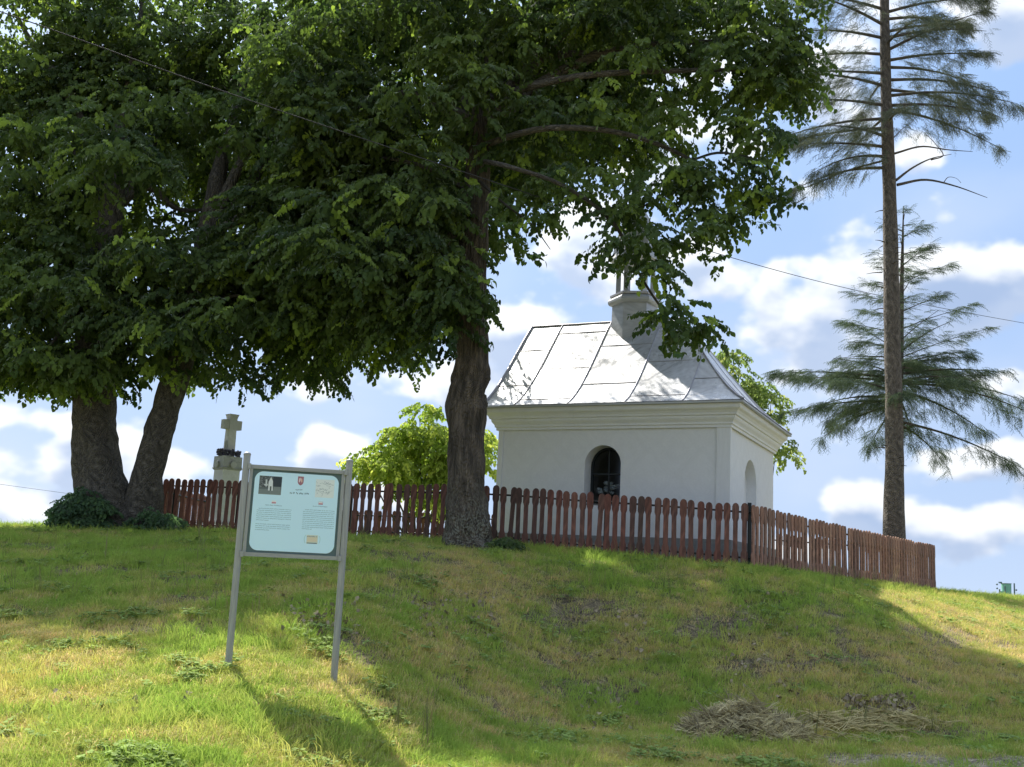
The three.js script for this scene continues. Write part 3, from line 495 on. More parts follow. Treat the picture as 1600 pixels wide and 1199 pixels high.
{ // single tree in front of the chapel
  const Z = 17.5, b = at(730, 848, Z), gy = height(b.x, Z);
  const o = thing('linden_tree', 'large linden tree with one lichen spotted trunk in front of the white chapel', 'tree', [b.x, gy, b.z], 0, 'old linden trees on the mound');
  const rel = (pts) => pts.map(p => p.clone().sub(o.position));
  const low = px([[731, 864], [730, 845], [729, 805], [727, 760], [728, 700], [729, 660]], Z), tr = px([[729, 662], [728, 640], [733, 600], [737, 560], [736, 500], [737, 430], [741, 360], [746, 270], [744, 190], [742, 130]], Z);
  const all = [...low.slice(0, 5), ...tr.slice(1)], tg = limbGeo(rel(all), [0.44, 0.405, 0.355, 0.315, 0.295, 0.335, 0.30, 0.28, 0.265, 0.255, 0.25, 0.22, 0.17, 0.1], 32, 110, flare(2.2, 0.045, 0.32));
  { const p = tg.attributes.position, col = []; for (let i = 0; i < p.count; i++) col.push(1, 1, 1); const uv = tg.attributes.uv, len = 10.6; for (let i = 0; i < uv.count; i++) uv.setXY(i, uv.getX(i) / 2, uv.getY(i) / len); }
  const spot = (() => { const w = 512, h = 2048, d = new Uint8Array(w * h * 4); for (let j = 0; j < h; j++) for (let i = 0; i < w; i++) { const u = i / w * 2, y = j / h * 10.6, cu = Math.cos(i / w * 6.283), su = Math.sin(i / w * 6.283); const c = 0.5 + 0.4 * noise(cu * 3, su * 3, y * 2.2) + 0.35 * noise(cu * 14, su * 14, y * 5); const cover = 1 - sstep(0.9, 2.3, y + 0.5 * noise(cu * 2, su * 2, y)); const l = cover * sstep(0.02, 0.3, noise(cu * 11, su * 11, y * 16) + 0.5 * noise(cu * 3.5, su * 3.5, y * 4 + 7) + 0.12); const o = (j * w + i) * 4; const b = [0.40 * c + 0.17, 0.365 * c + 0.155, 0.33 * c + 0.135], k = [0.56, 0.57, 0.52]; for (let q = 0; q < 3; q++) d[o + q] = 255 * clamp(lerp(b[q], k[q], l * 0.75)); d[o + 3] = 255; } const t = new THREE.DataTexture(d, w, h); t.colorSpace = THREE.SRGBColorSpace; t.magFilter = THREE.LinearFilter; t.wrapS = t.wrapT = THREE.RepeatWrapping; t.needsUpdate = true; return t; })();
  const tb = barkBump.clone(); tb.repeat.set(2, 8); tb.needsUpdate = true;
  part('trunk', tg, std({ map: spot, bumpMap: tb, bumpScale: 0.035, roughness: 0.95, color: rgb(0.74, 0.72, 0.68) }), o);
  for (const [u, v, r] of [[764, 630, 0.09], [762, 520, 0.05], [703, 655, 0.08], [768, 590, 0.05]]) { const p = at(u, v, Z); part('knot', (() => { const g = new THREE.IcosahedronGeometry(r, 2).scale(0.8, 1.4, 1), q = g.attributes.position; for (let k = 0; k < q.count; k++) { const s = 1 + 0.4 * noise(q.getX(k) * 12, q.getY(k) * 12, q.getZ(k) * 12 + u); q.setXYZ(k, q.getX(k) * s, q.getY(k) * s, q.getZ(k) * s); } g.computeVertexNormals(); return g.translate(...p.sub(o.position).add(new THREE.Vector3(u > 730 ? -r : r, 0, 0)).toArray()); })(), bark, o); }
  const blobs = [[-1.9, 10.2, 18.6, 2.8, 2.9, 2.9, 128], [-2.7, 7.4, 17.7, 1.9, 1.9, 1.7, 60], [-1.55, 6.2, 17.3, 1.0, 0.9, 0.9, 22], [1.4, 11.0, 17.6, 2.4, 1.6, 1.7, 32], [3.4, 10.9, 16.8, 1.25, 1.7, 1.2, 17], [-0.4, 12.8, 18.8, 3.2, 1.9, 2.5, 66], [2.7, 12.8, 18, 2.2, 1.5, 1.6, 24], [-3.6, 9.6, 18, 1.6, 1.9, 1.6, 34], [-2.1, 8.3, 22.2, 1.1, 1.3, 1.2, 24], [-0.4, 11.2, 22.3, 1.6, 1.0, 0.8, 30], [1.3, 10.8, 20.8, 1.6, 1.1, 0.9, 30], [0.4, 12.9, 22.4, 1.9, 1.2, 1.0, 34], [1.9, 12.2, 20.4, 1.2, 1.1, 1.0, 16]];
  const R = rng(202), L = [];
  for (const q of blobs) fillBlob(L, R, [q[0], q[1], -q[2]], [q[3], q[4], q[5]], q[6], 21, 0.60);
  // hanging boughs on the right side of the crown (pixels of their outline, real depth of the crown's front)
  const boughs = [[805, 310, 16.4, 40, 45, 7], [870, 290, 16.2, 50, 50, 9], [845, 350, 16.2, 34, 26, 4], [935, 290, 16.0, 44, 50, 6], [985, 330, 15.7, 40, 40, 10], [1000, 385, 15.6, 26, 30, 9], [950, 385, 15.8, 20, 18, 3], [1025, 290, 15.8, 50, 40, 6], [1085, 290, 15.8, 60, 45, 16], [1160, 275, 15.6, 50, 40, 10], [1105, 350, 15.6, 30, 30, 6], [1190, 220, 15.8, 40, 50, 10], [1195, 300, 15.5, 30, 30, 7], [1140, 340, 15.5, 34, 28, 6], [1075, 380, 15.5, 22, 24, 4], [1250, 40, 16.2, 40, 50, 9], [1225, 110, 16.2, 44, 90, 15], [1022, 440, 15.4, 14, 30, 6], [1045, 495, 15.3, 20, 22, 6], [1085, 525, 15.2, 26, 14, 5], [1100, 200, 16, 80, 50, 9], [980, 180, 16.2, 80, 60, 10], [860, 180, 16.6, 70, 60, 12]];
  for (const [u, v, z, ru, rv, n] of boughs) { const c = at(u, v, z), k = z / FOCAL; fillBlob(L, R, [c.x, c.y + 0.1, c.z], [ru * k * 0.95, rv * k * 0.85, 0.5], Math.ceil(n / 1.6), 5, 0.20, { shell: true }); }
  for (const [pts, z, r] of [[[[742, 250], [800, 262], [880, 290], [960, 350], [1000, 430], [1040, 490], [1075, 530]], 15.9, 0.07], [[[744, 230], [860, 200], [980, 210], [1080, 250], [1150, 300]], 16.1, 0.10], [[[1080, 250], [1140, 240], [1200, 260], [1215, 310]], 15.8, 0.04], [[[740, 160], [900, 120], [1080, 110], [1230, 110]], 16.5, 0.12], [[[746, 280], [790, 320], [830, 350], [860, 390]], 16.3, 0.04], [[[738, 300], [660, 260], [560, 240]], 17.6, 0.10], [[[735, 420], [690, 400], [640, 360]], 17.4, 0.06], [[[960, 350], [1010, 320], [1060, 300]], 15.8, 0.035]]) {
    const P = pts.map(([u, v], i) => at(u, v, i === 0 ? 17.4 : z)); part('limb', limbGeo(rel(P), [r * 0.62, r * 0.5, r * 0.35, r * 0.15], 8, 20, trunkLump(8, r * 50)), bark, o);
  }
  for (const q of blobs) { const s = tr[q[1] < 8 ? 6 : 8], e = new THREE.Vector3(q[0], q[1], -q[2]), m = s.clone().lerp(e, 0.5); m.y += 0.5; part('limb', limbGeo(rel([s, m, e]), [0.12, 0.08, 0.03], 8, 14, trunkLump(6, q[0])), bark, o); }
  toCrown(L, sprays, linLeaf, o, LIN);
  // single leaves on the outermost twigs
  const lm = [0, 1, 2].map(i => { const m = leafMat(0.42); m.color = rgb(lerp(0.05, 0.1, i / 2), lerp(0.105, 0.17, i / 2), 0.022); return m; }), one = leafGeo(1, 0.98);
  for (const [u, v, z] of [[1118, 540, 15.1], [1105, 512, 15.1], [1060, 552, 15.1], [1035, 540, 15.2], [1075, 470, 15.2], [1140, 400, 15.4], [1125, 415, 15.4], [1185, 350, 15.4], [1205, 300, 15.4], [1215, 265, 15.4], [925, 410, 15.7], [910, 395, 15.7], [945, 420, 15.6], [825, 395, 16], [845, 400, 16], [810, 375, 16.1], [785, 350, 16.2], [1090, 400, 15.4]]) {
    const c = at(u, v, z), yaw = R() * 6.283;
    for (const [p, e, s] of sprayLeaves(900 + u, 12, 0.34, 0.09)) { const m = part('leaf', one, lm[Math.floor(R() * 3)], o); m.position.copy(p).applyAxisAngle(new THREE.Vector3(0, 1, 0), yaw).add(c).sub(o.position); m.rotation.copy(e); m.rotation.y += yaw; m.scale.setScalar(s); }
  }
}

// ---------------------------------------------------------------- spruces
const needleSpray = (seed, len, nTw, droop) => {
  const R = rng(seed), pos = [], idx = [];
  const tri = (p, d, w, l) => { const k = pos.length / 3, s = new THREE.Vector3().crossVectors(d, new THREE.Vector3(R() - 0.5, R() - 0.5, R() - 0.5)).setLength(w); pos.push(p.x - s.x, p.y - s.y, p.z - s.z, p.x + s.x, p.y + s.y, p.z + s.z, p.x + d.x * l, p.y + d.y * l, p.z + d.z * l); idx.push(k, k + 1, k + 2); };
  const twig = (p0, dir, l) => { tri(p0, dir, 0.004, l); const n = Math.round(l / 0.014); for (let i = 0; i < n; i++) { const p = p0.clone().addScaledVector(dir, l * i / n), d = dir.clone().multiplyScalar(0.8).add(new THREE.Vector3(R() - 0.5, R() - 0.5, R() - 0.5).multiplyScalar(1.5)).normalize(); tri(p, d, 0.0042, 0.03); } };
  const ax = (t) => new THREE.Vector3(len * t, -droop * len * t * t, 0);
  for (let i = 0; i < nTw; i++) { const t = (i + 0.5) / nTw, s = i % 2 ? 1 : -1; twig(ax(t), new THREE.Vector3(0.75, -0.25 - 0.4 * R() - droop * t, s * (0.7 + 0.3 * R())).normalize(), 0.16 * (1.15 - 0.6 * t)); }
  for (let i = 0; i < 4; i++) twig(ax(i / 4), ax((i + 1) / 4).sub(ax(i / 4)).normalize(), len / 4 * 1.05);
  return bufGeo(pos, idx);
};
const needles = [needleSpray(1, 0.42, 9, 0.15), needleSpray(2, 0.38, 8, 0.3), needleSpray(3, 0.45, 9, 0.5)];
const needleMat = new THREE.MeshPhysicalMaterial({ color: rgb(1, 1, 1), roughness: 1, transmission: 0.3, thickness: 0, side: THREE.DoubleSide });
// one bough: curved limb with side shoots; returns spray placements
function bough(o, list, R, s, az, len, rise, droop, r0, dens, bare0 = 0.2) {
  const P = (t) => new THREE.Vector3(s.x + Math.cos(az) * len * t, s.y + rise * len * t - droop * len * t * t, s.z + Math.sin(az) * len * t);
  part('limb', limbGeo([0, 0.33, 0.66, 1].map(t => P(t).sub(o.position)), [r0, r0 * 0.7, r0 * 0.4, 0.006], 6, 10), barkSpruce, o);
  const n = Math.round(len * dens);
  for (let i = 0; i < n; i++) {
    const t = bare0 + (1.03 - bare0) * Math.pow((i + R()) / n, 0.8), p = P(t), w = 0.42 * len * (1 - t) * (0.4 + 0.6 * t) * 1.1 + 0.06, side = R() * 2 - 1;
    p.x += -Math.sin(az) * side * w; p.z += Math.cos(az) * side * w; p.y -= Math.abs(side) * w * 0.35 + (0.12 + 1.1 * droop) * len * 0.24 * R() * R() - 0.10 * R(); p.x += (R() - 0.5) * 0.12; p.z += (R() - 0.5) * 0.12;
    if (noise(p.x * 2.3, p.y * 2.6, p.z * 2.3) + 0.35 * noise(p.x * 6, p.y * 6, p.z * 6) < 0.0) continue;
    list.push({ p, e: new THREE.Euler((R() - 0.5) * 0.8, -az - side * 0.9 + (R() - 0.5) * 2.4, (rise - 2 * droop * t) * 0.8 + 0.25 - 1.3 * R() * (0.3 + 2.2 * droop), 'YZX'), s: 0.45 + 0.45 * R(), tone: R() });
  }
}
{
  const Z = 25, b = at(1397, 840, Z), gy = height(b.x, Z);
  const o = thing('spruce_tree', 'tall thin spruce with long bare trunk behind the weathered fence', 'tree', [b.x, gy, b.z], 0);
  const tr = px([[1398, 850], [1397, 828], [1398, 700], [1394, 500], [1390, 300], [1385, 150], [1382, 0], [1380, -180], [1378, -340]], Z); tr[0].y = Math.min(tr[0].y, gy - 0.2); tr.unshift(new THREE.Vector3(b.x, gy - 0.5, b.z));
  part('trunk', limbGeo(tr.map(p => p.clone().sub(o.position)), [0.34, 0.275, 0.25, 0.21, 0.192, 0.165, 0.138, 0.115, 0.075, 0.03], 18, 60, trunkLump(30, 7, 0.08)), barkSpruce, o);
  const R = rng(303), L = [], axis = (v) => at(lerp(1390, 1382, clamp((300 - v) / 300)), v, Z);
  // visible boughs: [v of root, azimuth (0 = to the right), length, rise, droop]
  const main = [[262, 3.2, 2.5, 0.02, 0.30], [230, 3.05, 2.7, 0.05, 0.12], [215, 2.7, 2.3, 0.1, 0.2], [200, 3.5, 2.8, 0.08, 0.15], [165, 3.1, 2.9, 0.12, 0.16], [150, 0.1, 3.3, 0.18, 0.24], [165, 0.35, 2.7, 0.0, 0.22], [140, -0.3, 3.2, 0.15, 0.18], [115, 2.9, 2.6, -0.1, 0.05], [95, 0.05, 2.6, 0.25, 0.15], [80, 0.5, 2.4, 0.4, 0.15], [85, 3.4, 2.4, 0.2, 0.2], [50, -0.2, 2.4, 0.4, 0.15], [60, 3.2, 2.6, 0.25, 0.2], [20, 0.2, 2.5, 0.3, 0.2], [15, 3.0, 2.5, 0.2, 0.15], [-10, 3.3, 2.4, 0.2, 0.2], [-20, 0, 2.4, 0.2, 0.2], [190, 1.6, 1.8, 0, 0.2], [120, 4.7, 2.0, 0.1, 0.2], [180, 4.5, 1.8, 0, 0.2], [70, 1.4, 2.0, 0.1, 0.2], [245, 2.9, 2.2, 0.0, 0.35], [185, 3.3, 3.0, 0.0, 0.2], [135, 3.0, 2.9, 0.2, 0.22], [40, 2.8, 2.8, 0.3, 0.2], [125, 0.2, 3.0, 0.05, 0.25], [105, -0.25, 2.8, 0.2, 0.2], [60, 0.1, 2.6, 0.3, 0.22], [30, -0.3, 2.6, 0.35, 0.2], [170, -0.1, 3.0, -0.05, 0.2]];
  for (const [v, az, l, ri, dr] of main) bough(o, L, R, axis(v), az, l * 0.97, ri, dr, 0.045, 190, 0.12);
  for (let v = -40; v > -330; v -= 16) bough(o, L, R, axis(v), R() * 6.28, 0.5 + 2.2 * (v + 340) / 300, 0.2, 0.2, 0.03, 100, 0.1);
  // dead bare boughs
  const dead = (pts, r) => part('dead_branch', limbGeo(pts.map(([u, v, dz]) => at(u, v, Z - (dz || 0)).sub(o.position)), [r, r * 0.7, r * 0.45, 0.006], 6, 14), barkSpruce, o);
  dead([[1398, 240], [1440, 229], [1480, 234], [1520, 237]], 0.03); dead([[1400, 282], [1425, 263], [1455, 248], [1487, 241]], 0.035); dead([[1402, 289], [1445, 281], [1490, 290], [1543, 309]], 0.04); dead([[1455, 250], [1474, 243], [1462, 225], [1444, 207]], 0.018); dead([[1475, 285], [1482, 277], [1495, 279], [1502, 286]], 0.012); dead([[1260, 308], [1225, 330], [1192, 352], [1185, 358]], 0.014); dead([[1385, 250], [1320, 268], [1262, 292], [1215, 302]], 0.03); dead([[1397, 215], [1412, 200], [1426, 190], [1432, 180]], 0.015);
  for (let k = 0; k < 34; k++) { const v = 320 + 440 * R(), p = axis(v), a = R() * 6.283, l = 0.16 + 0.3 * R() * R(), rr = 0.17; p.x = lerp(at(1397, 828, Z).x, p.x, clamp((828 - v) / 528)); part('branch_stub', limbGeo([0, 0.5, 1].map(t => new THREE.Vector3(p.x + Math.cos(a) * (rr + l * t), p.y + 0.05 * t - 0.06 * t * t, p.z + Math.sin(a) * (rr + l * t)).sub(o.position)), [0.016, 0.011, 0.005], 5, 5), barkSpruce, o); }
  toCrown(L, needles, needleMat, o, [[0.065, 0.10, 0.065], [0.15, 0.165, 0.09]]);
}
{
  const Z = 27, b = at(1408, 800, Z), gy = height(b.x, Z);
  const o = thing('spruce_tree', 'young spruce with wide drooping lower boughs behind the tall bare trunk', 'tree', [b.x, gy, b.z], 0);
  const axis = (v) => at(lerp(1400, 1412, clamp((800 - v) / 470)), v, Z), top = axis(322);
  part('trunk', limbGeo([new THREE.Vector3(b.x, gy - 0.3, b.z), axis(700), axis(550), axis(420), top].map(p => p.clone().sub(o.position)), [0.16, 0.13, 0.1, 0.05, 0.01], 10, 24), barkSpruce, o);
  const R = rng(404), L = [];
  // lower wide skirt
  for (const [v, az, l, ri, dr] of [[600, 3.1, 3.2, 0.15, 0.12], [612, 3.35, 3.0, 0.05, 0.18], [620, 2.85, 2.6, 0.0, 0.22], [640, 3.2, 2.1, -0.1, 0.25], [600, 0.0, 3.4, 0.05, 0.22], [615, 0.25, 3.5, 0.0, 0.28], [625, -0.3, 3.2, -0.1, 0.25], [645, 0.1, 3.2, -0.25, 0.2], [590, 1.2, 2.6, 0, 0.2], [600, 1.9, 2.6, 0, 0.2], [600, 4.2, 2.6, 0, 0.25], [610, 5.2, 2.8, 0, 0.25], [615, 4.7, 2.4, -0.1, 0.25], [580, 3.6, 2.6, 0.15, 0.12], [585, -0.6, 2.6, 0.12, 0.14], [580, 0.5, 2.8, 0.12, 0.16], [600, 2.5, 2.8, 0.1, 0.18], [640, 5.6, 2.4, -0.15, 0.25], [640, 4.0, 2.2, -0.15, 0.25]]) bough(o, L, R, axis(v + (R() - 0.5) * 46), az, l * (0.85 + 0.2 * R()), ri + (R() - 0.4) * 0.14, dr, 0.04, 190, 0.04);
  for (let k = 0; k < 16; k++) bough(o, L, R, axis(545 + 60 * R()), k * 2.4 + R(), 1.3 + 1.1 * R(), 0.3 - 0.15 * R(), 0.14, 0.025, 130, 0.05);
  // narrow upper cone
  for (let v = 560, k = 0; v > 335; v -= 9, k++) bough(o, L, R, axis(v), k * 2.4 + R(), (0.25 + 1.55 * (v - 330) / 230) * (0.8 + 0.4 * R()), 0.45, 0.1, 0.018, 100, 0.04);
  toCrown(L, needles, needleMat, o, [[0.045, 0.085, 0.045], [0.115, 0.165, 0.065]]);
}

// ---------------------------------------------------------------- shrubs and the tree behind
function shrub(name, label, cat, u, v, Z, blobs, nSpray, clumpR, palette, geos, seed, group) {
  const b = at(u, v, Z), gy = height(b.x, Z), o = thing(name, label, cat, [b.x, gy, b.z], 0, group), R = rng(seed), L = [], k = Z / FOCAL;
  for (const [bu, bv, ru, rv, n, dz = 0] of blobs) { const c = at(bu, bv, Z + dz); fillBlob(L, R, [c.x, c.y, c.z], [ru * k, rv * k, (ru + rv) / 2 * k], n, nSpray, clumpR, { keep: p => p.y > gy + 0.03 }); const s = new THREE.Vector3((R() - 0.5) * 0.2, -0.1, (R() - 0.5) * 0.2), e = c.clone().sub(o.position), m = s.clone().lerp(e, 0.5); m.x += (R() - 0.5) * 0.2; part('stem', limbGeo([s, m, e], [0.03, 0.022, 0.008], 6, 10), twigMat, o); }
  toCrown(L, geos, leafMat(0.6), o, palette, 'foliage'); return o;
}
shrub('leafy_bush', 'bright sunlit green bush behind the fence left of the chapel', 'bush', 660, 800, 26, [[650, 720, 66, 46, 22], [600, 730, 40, 28, 9], [690, 690, 36, 32, 9], [656, 655, 20, 16, 3], [622, 685, 32, 22, 6], [572, 728, 20, 14, 3], [742, 710, 32, 46, 12], [680, 765, 80, 36, 12]], 15, 0.38, [[0.22, 0.34, 0.04], [0.42, 0.52, 0.08]], smallSprays.concat(sprays[0]), 51);
shrub('leafy_tree', 'pale green young tree half hidden behind the chapel roof', 'tree', 1175, 830, 29, [[1145, 585, 26, 30, 8], [1180, 640, 36, 44, 10], [1145, 555, 10, 12, 2], [1212, 708, 22, 14, 4], [1160, 680, 36, 56, 9], [1205, 625, 16, 18, 3]], 12, 0.38, [[0.17, 0.27, 0.06], [0.32, 0.40, 0.11]], smallSprays.concat(sprays[0]), 52);
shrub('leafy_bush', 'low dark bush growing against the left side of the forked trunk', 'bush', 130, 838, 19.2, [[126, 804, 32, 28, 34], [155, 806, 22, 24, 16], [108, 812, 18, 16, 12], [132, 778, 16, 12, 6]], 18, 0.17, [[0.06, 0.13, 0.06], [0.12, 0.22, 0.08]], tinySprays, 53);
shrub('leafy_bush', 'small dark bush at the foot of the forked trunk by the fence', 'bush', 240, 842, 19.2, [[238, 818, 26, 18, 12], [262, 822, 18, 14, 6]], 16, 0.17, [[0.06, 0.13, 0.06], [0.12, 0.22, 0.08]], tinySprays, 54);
shrub('weed_plant', 'small leafy weed beside the lichen spotted trunk', 'weed', 783, 862, 17.2, [[783, 848, 12, 12, 7], [798, 852, 8, 8, 3]], 12, 0.1, [[0.06, 0.12, 0.03], [0.12, 0.19, 0.05]], smallSprays.map(g => g.clone().scale(0.6, 0.6, 0.6)), 55);

// ---------------------------------------------------------------- green bin stand beyond the mound
{
  const Z = 34, b = at(1571, 938, Z), gy = Math.max(height(b.x, Z), 0), k = Z / FOCAL, o = thing('litter_bin', 'small pale green bin in a dark post frame beyond the mound edge', 'bin', [b.x, b.y - 0.02, b.z], 0.1);
  const g1 = std({ color: rgb(0.20, 0.46, 0.36), roughness: 0.6 }), g2 = std({ color: rgb(0.10, 0.16, 0.19), roughness: 0.6 });
  const low = gy - o.position.y - 0.3, X = (u) => (u - 1571) * k, Y = (v) => (938 - v) * k;
  for (const [u, v] of [[1557, 921], [1566, 916], [1581, 911]]) part('post', new THREE.CylinderGeometry(0.022, 0.022, Y(v) - low, 8).translate(X(u), (Y(v) + low) / 2, 0.19), g2, o);
  part('body', (() => { const q = new THREE.CylinderGeometry(0.15, 0.13, Y(912) - low, 20, 1, true); return q.translate(X(1573.5), (Y(912) + low) / 2, 0); })(), g1, o);
  part('rim', new THREE.TorusGeometry(0.152, 0.012, 8, 24).rotateX(Math.PI / 2).translate(X(1573.5), Y(912), 0), g2, o);
  part('lid_hinge', box(0.09, 0.05, 0.06, X(1562.5), Y(911), 0.05), g2, o);
  part('side_panel', box(X(1565) - X(1558), Y(924) - low, 0.02, X(1561.5), (Y(924) + low) / 2, 0.14), g1, o);
  for (const [u, v] of [[1555, 914], [1555, 920], [1586, 921]]) part('lug', new THREE.SphereGeometry(0.03, 10, 8).translate(X(u), Y(v), 0.12), g2, o);
}

// ---------------------------------------------------------------- overhead cables
function cable(pts, r, label) {
  const o = thing('overhead_cable', label, 'cable'), P = pts.map(([u, v, z]) => at(u, v, z));
  const c = new THREE.CatmullRomCurve3(P); part('wire', new THREE.TubeGeometry(c, 120, r, 6), std({ color: rgb(0.03, 0.03, 0.033), roughness: 0.8 }), o);
}
cable([[-420, -120, 10.3], [0, 18, 11.5], [370, 150, 13.0], [740, 274, 15.2], [1060, 378, 19.5], [1330, 452, 26], [1600, 505, 34], [1850, 545, 46]], 0.008, 'thin dark overhead cable sloping down across both lindens to the spruce');
cable([[-300, 715, 70], [0, 757, 75], [110, 772, 77], [420, 815, 82]], 0.012, 'faint distant wire low behind the forked trunk');

// ---------------------------------------------------------------- hay heap and litter
function straws(name, label, cat, list, geo, mat, cols) { const m = instanced(name, geo, mat, list, cols, scene); m.name = numbered(name); m.userData = { kind: 'stuff', label, category: cat }; return m; }
const strawGeo = (() => { const g = []; const R = rng(9); for (let i = 0; i < 5; i++) g.push(limbGeo([new THREE.Vector3(-0.16, 0, 0), new THREE.Vector3(-0.05, 0.025 * R(), 0.03 * (R() - 0.5)), new THREE.Vector3(0.06, 0.02 * R(), 0.05 * (R() - 0.5)), new THREE.Vector3(0.17, -0.01, 0)], [0.0042, 0.0038, 0.002], 3, 4).rotateY((R() - 0.5) * 0.9).rotateZ((R() - 0.5) * 0.6).translate((R() - 0.5) * 0.1, 0.02 * R(), (R() - 0.5) * 0.08)); return merge(g); })();
const strawMat = std({ color: rgb(1, 1, 1), roughness: 0.9, side: THREE.DoubleSide });
{
  const R = rng(606), M = [], C = [], c = onGround(1165, 1150);
  for (let i = 0; i < 1150; i++) { const a = R() * 6.283, q = Math.sqrt(R()), x = c.x + Math.cos(a) * q * 0.62, Z = -c.z + Math.sin(a) * q * 0.50, hh = 0.42 * Math.pow(1 - q, 0.8) * (0.75 + 0.5 * noise(x * 5, Z * 5, 2)); M.push(new THREE.Matrix4().compose(new THREE.Vector3(x, height(x, Z) + Math.max(0.01, hh * (0.25 + 0.8 * R())), -Z), new THREE.Quaternion().setFromEuler(new THREE.Euler((R() - 0.5) * 1.2, R() * 6.28, (R() - 0.5) * 1.5)), new THREE.Vector3(1, 1, 1).multiplyScalar(0.5 + 0.8 * R()))); const t = R(); C.push(rgb(lerp(0.20, 0.86, t), lerp(0.16, 0.74, t), lerp(0.09, 0.40, t))); }
  straws('hay_heap', 'heap of dry cut hay lying at the foot of the bank', 'hay', M, strawGeo, strawMat, C);
}
{
  const R = rng(607), M = [], C = [];
  for (let i = 0; i < 130; i++) { const p = onGround(1255 + 150 * R() + 120 * R() * R(), 1124 + 44 * R() * R() + 10 * R()), x = p.x, Z = -p.z; M.push(new THREE.Matrix4().compose(new THREE.Vector3(x, height(x, Z) + 0.03 + 0.05 * R(), -Z), new THREE.Quaternion().setFromEuler(new THREE.Euler((R() - 0.5) * 0.4, (R() - 0.5) * 3.1, (R() - 0.5) * 0.5)), new THREE.Vector3(1, 1, 1).multiplyScalar(0.5 + 0.7 * R()))); const t = R(); C.push(rgb(lerp(0.35, 0.70, t), lerp(0.30, 0.58, t), lerp(0.13, 0.27, t))); }
  straws('hay_swath', 'flat swath of cut hay along the bank foot beside the hay heap', 'hay', M, strawGeo, strawMat, C);
}
{
  const R = rng(608), M = [], C = [], g = unitLeaf.clone().scale(0.05, 0.09, 0.05);
  const drop = (u0, u1, v0, v1, n) => { for (let i = 0; i < n; i++) { const p = onGround(lerp(u0, u1, R()), lerp(v0, v1, R())); p.y += 0.015 + 0.04 * R(); M.push(new THREE.Matrix4().compose(p, new THREE.Quaternion().setFromEuler(new THREE.Euler(R() * 6.28, R() * 6.28, R() * 6.28)), new THREE.Vector3(1, 1, 1).multiplyScalar(0.6 + 0.7 * R()))); const t = R(); C.push(rgb(lerp(0.14, 0.42, t), lerp(0.11, 0.34, t), lerp(0.07, 0.22, t))); } };
  drop(1320, 1430, 1092, 1120, 320); drop(1080, 1160, 1120, 1160, 160); drop(900, 1000, 1085, 1150, 60); drop(640, 780, 930, 1000, 140); drop(440, 560, 940, 1000, 120); drop(1130, 1250, 930, 1100, 110); drop(30, 300, 1090, 1130, 50); drop(880, 1010, 960, 1040, 70);
  straws('leaf_litter', 'scattered dead brown leaves lying on the bank', 'leaves', M, g, strawMat, C);
}

// ---------------------------------------------------------------- grass
function tuft(seed, n, h, spread, w, lean) {
  const R = rng(seed), pos = [], idx = [];
  for (let i = 0; i < n; i++) {
    const a = R() * 6.283, q = spread * Math.sqrt(R()), x = Math.cos(a) * q, z = Math.sin(a) * q, H = h * (0.45 + 0.75 * R()), b = R() * 6.283, l = lean * H * (0.3 + R()), dx = Math.cos(b), dz = Math.sin(b), ww = w * (0.7 + 0.6 * R()), c = R() * 6.28, sx = Math.cos(c) * ww, sz = Math.sin(c) * ww, k = pos.length / 3;
    pos.push(x - sx, -0.01, z - sz, x + sx, -0.01, z + sz, x + dx * l * 0.35 - sx * 0.8, H * 0.58, z + dz * l * 0.35 - sz * 0.8, x + dx * l * 0.35 + sx * 0.8, H * 0.58, z + dz * l * 0.35 + sz * 0.8, x + dx * l, H * (1 - 0.25 * lean), z + dz * l);
    idx.push(k, k + 1, k + 2, k + 2, k + 1, k + 3, k + 2, k + 3, k + 4);
  }
  return bufGeo(pos, idx);
}
const grassMat = new THREE.MeshPhysicalMaterial({ color: rgb(1, 1, 1), roughness: 1, transmission: 0.4, thickness: 0, side: THREE.DoubleSide, specularIntensity: 0.3 });
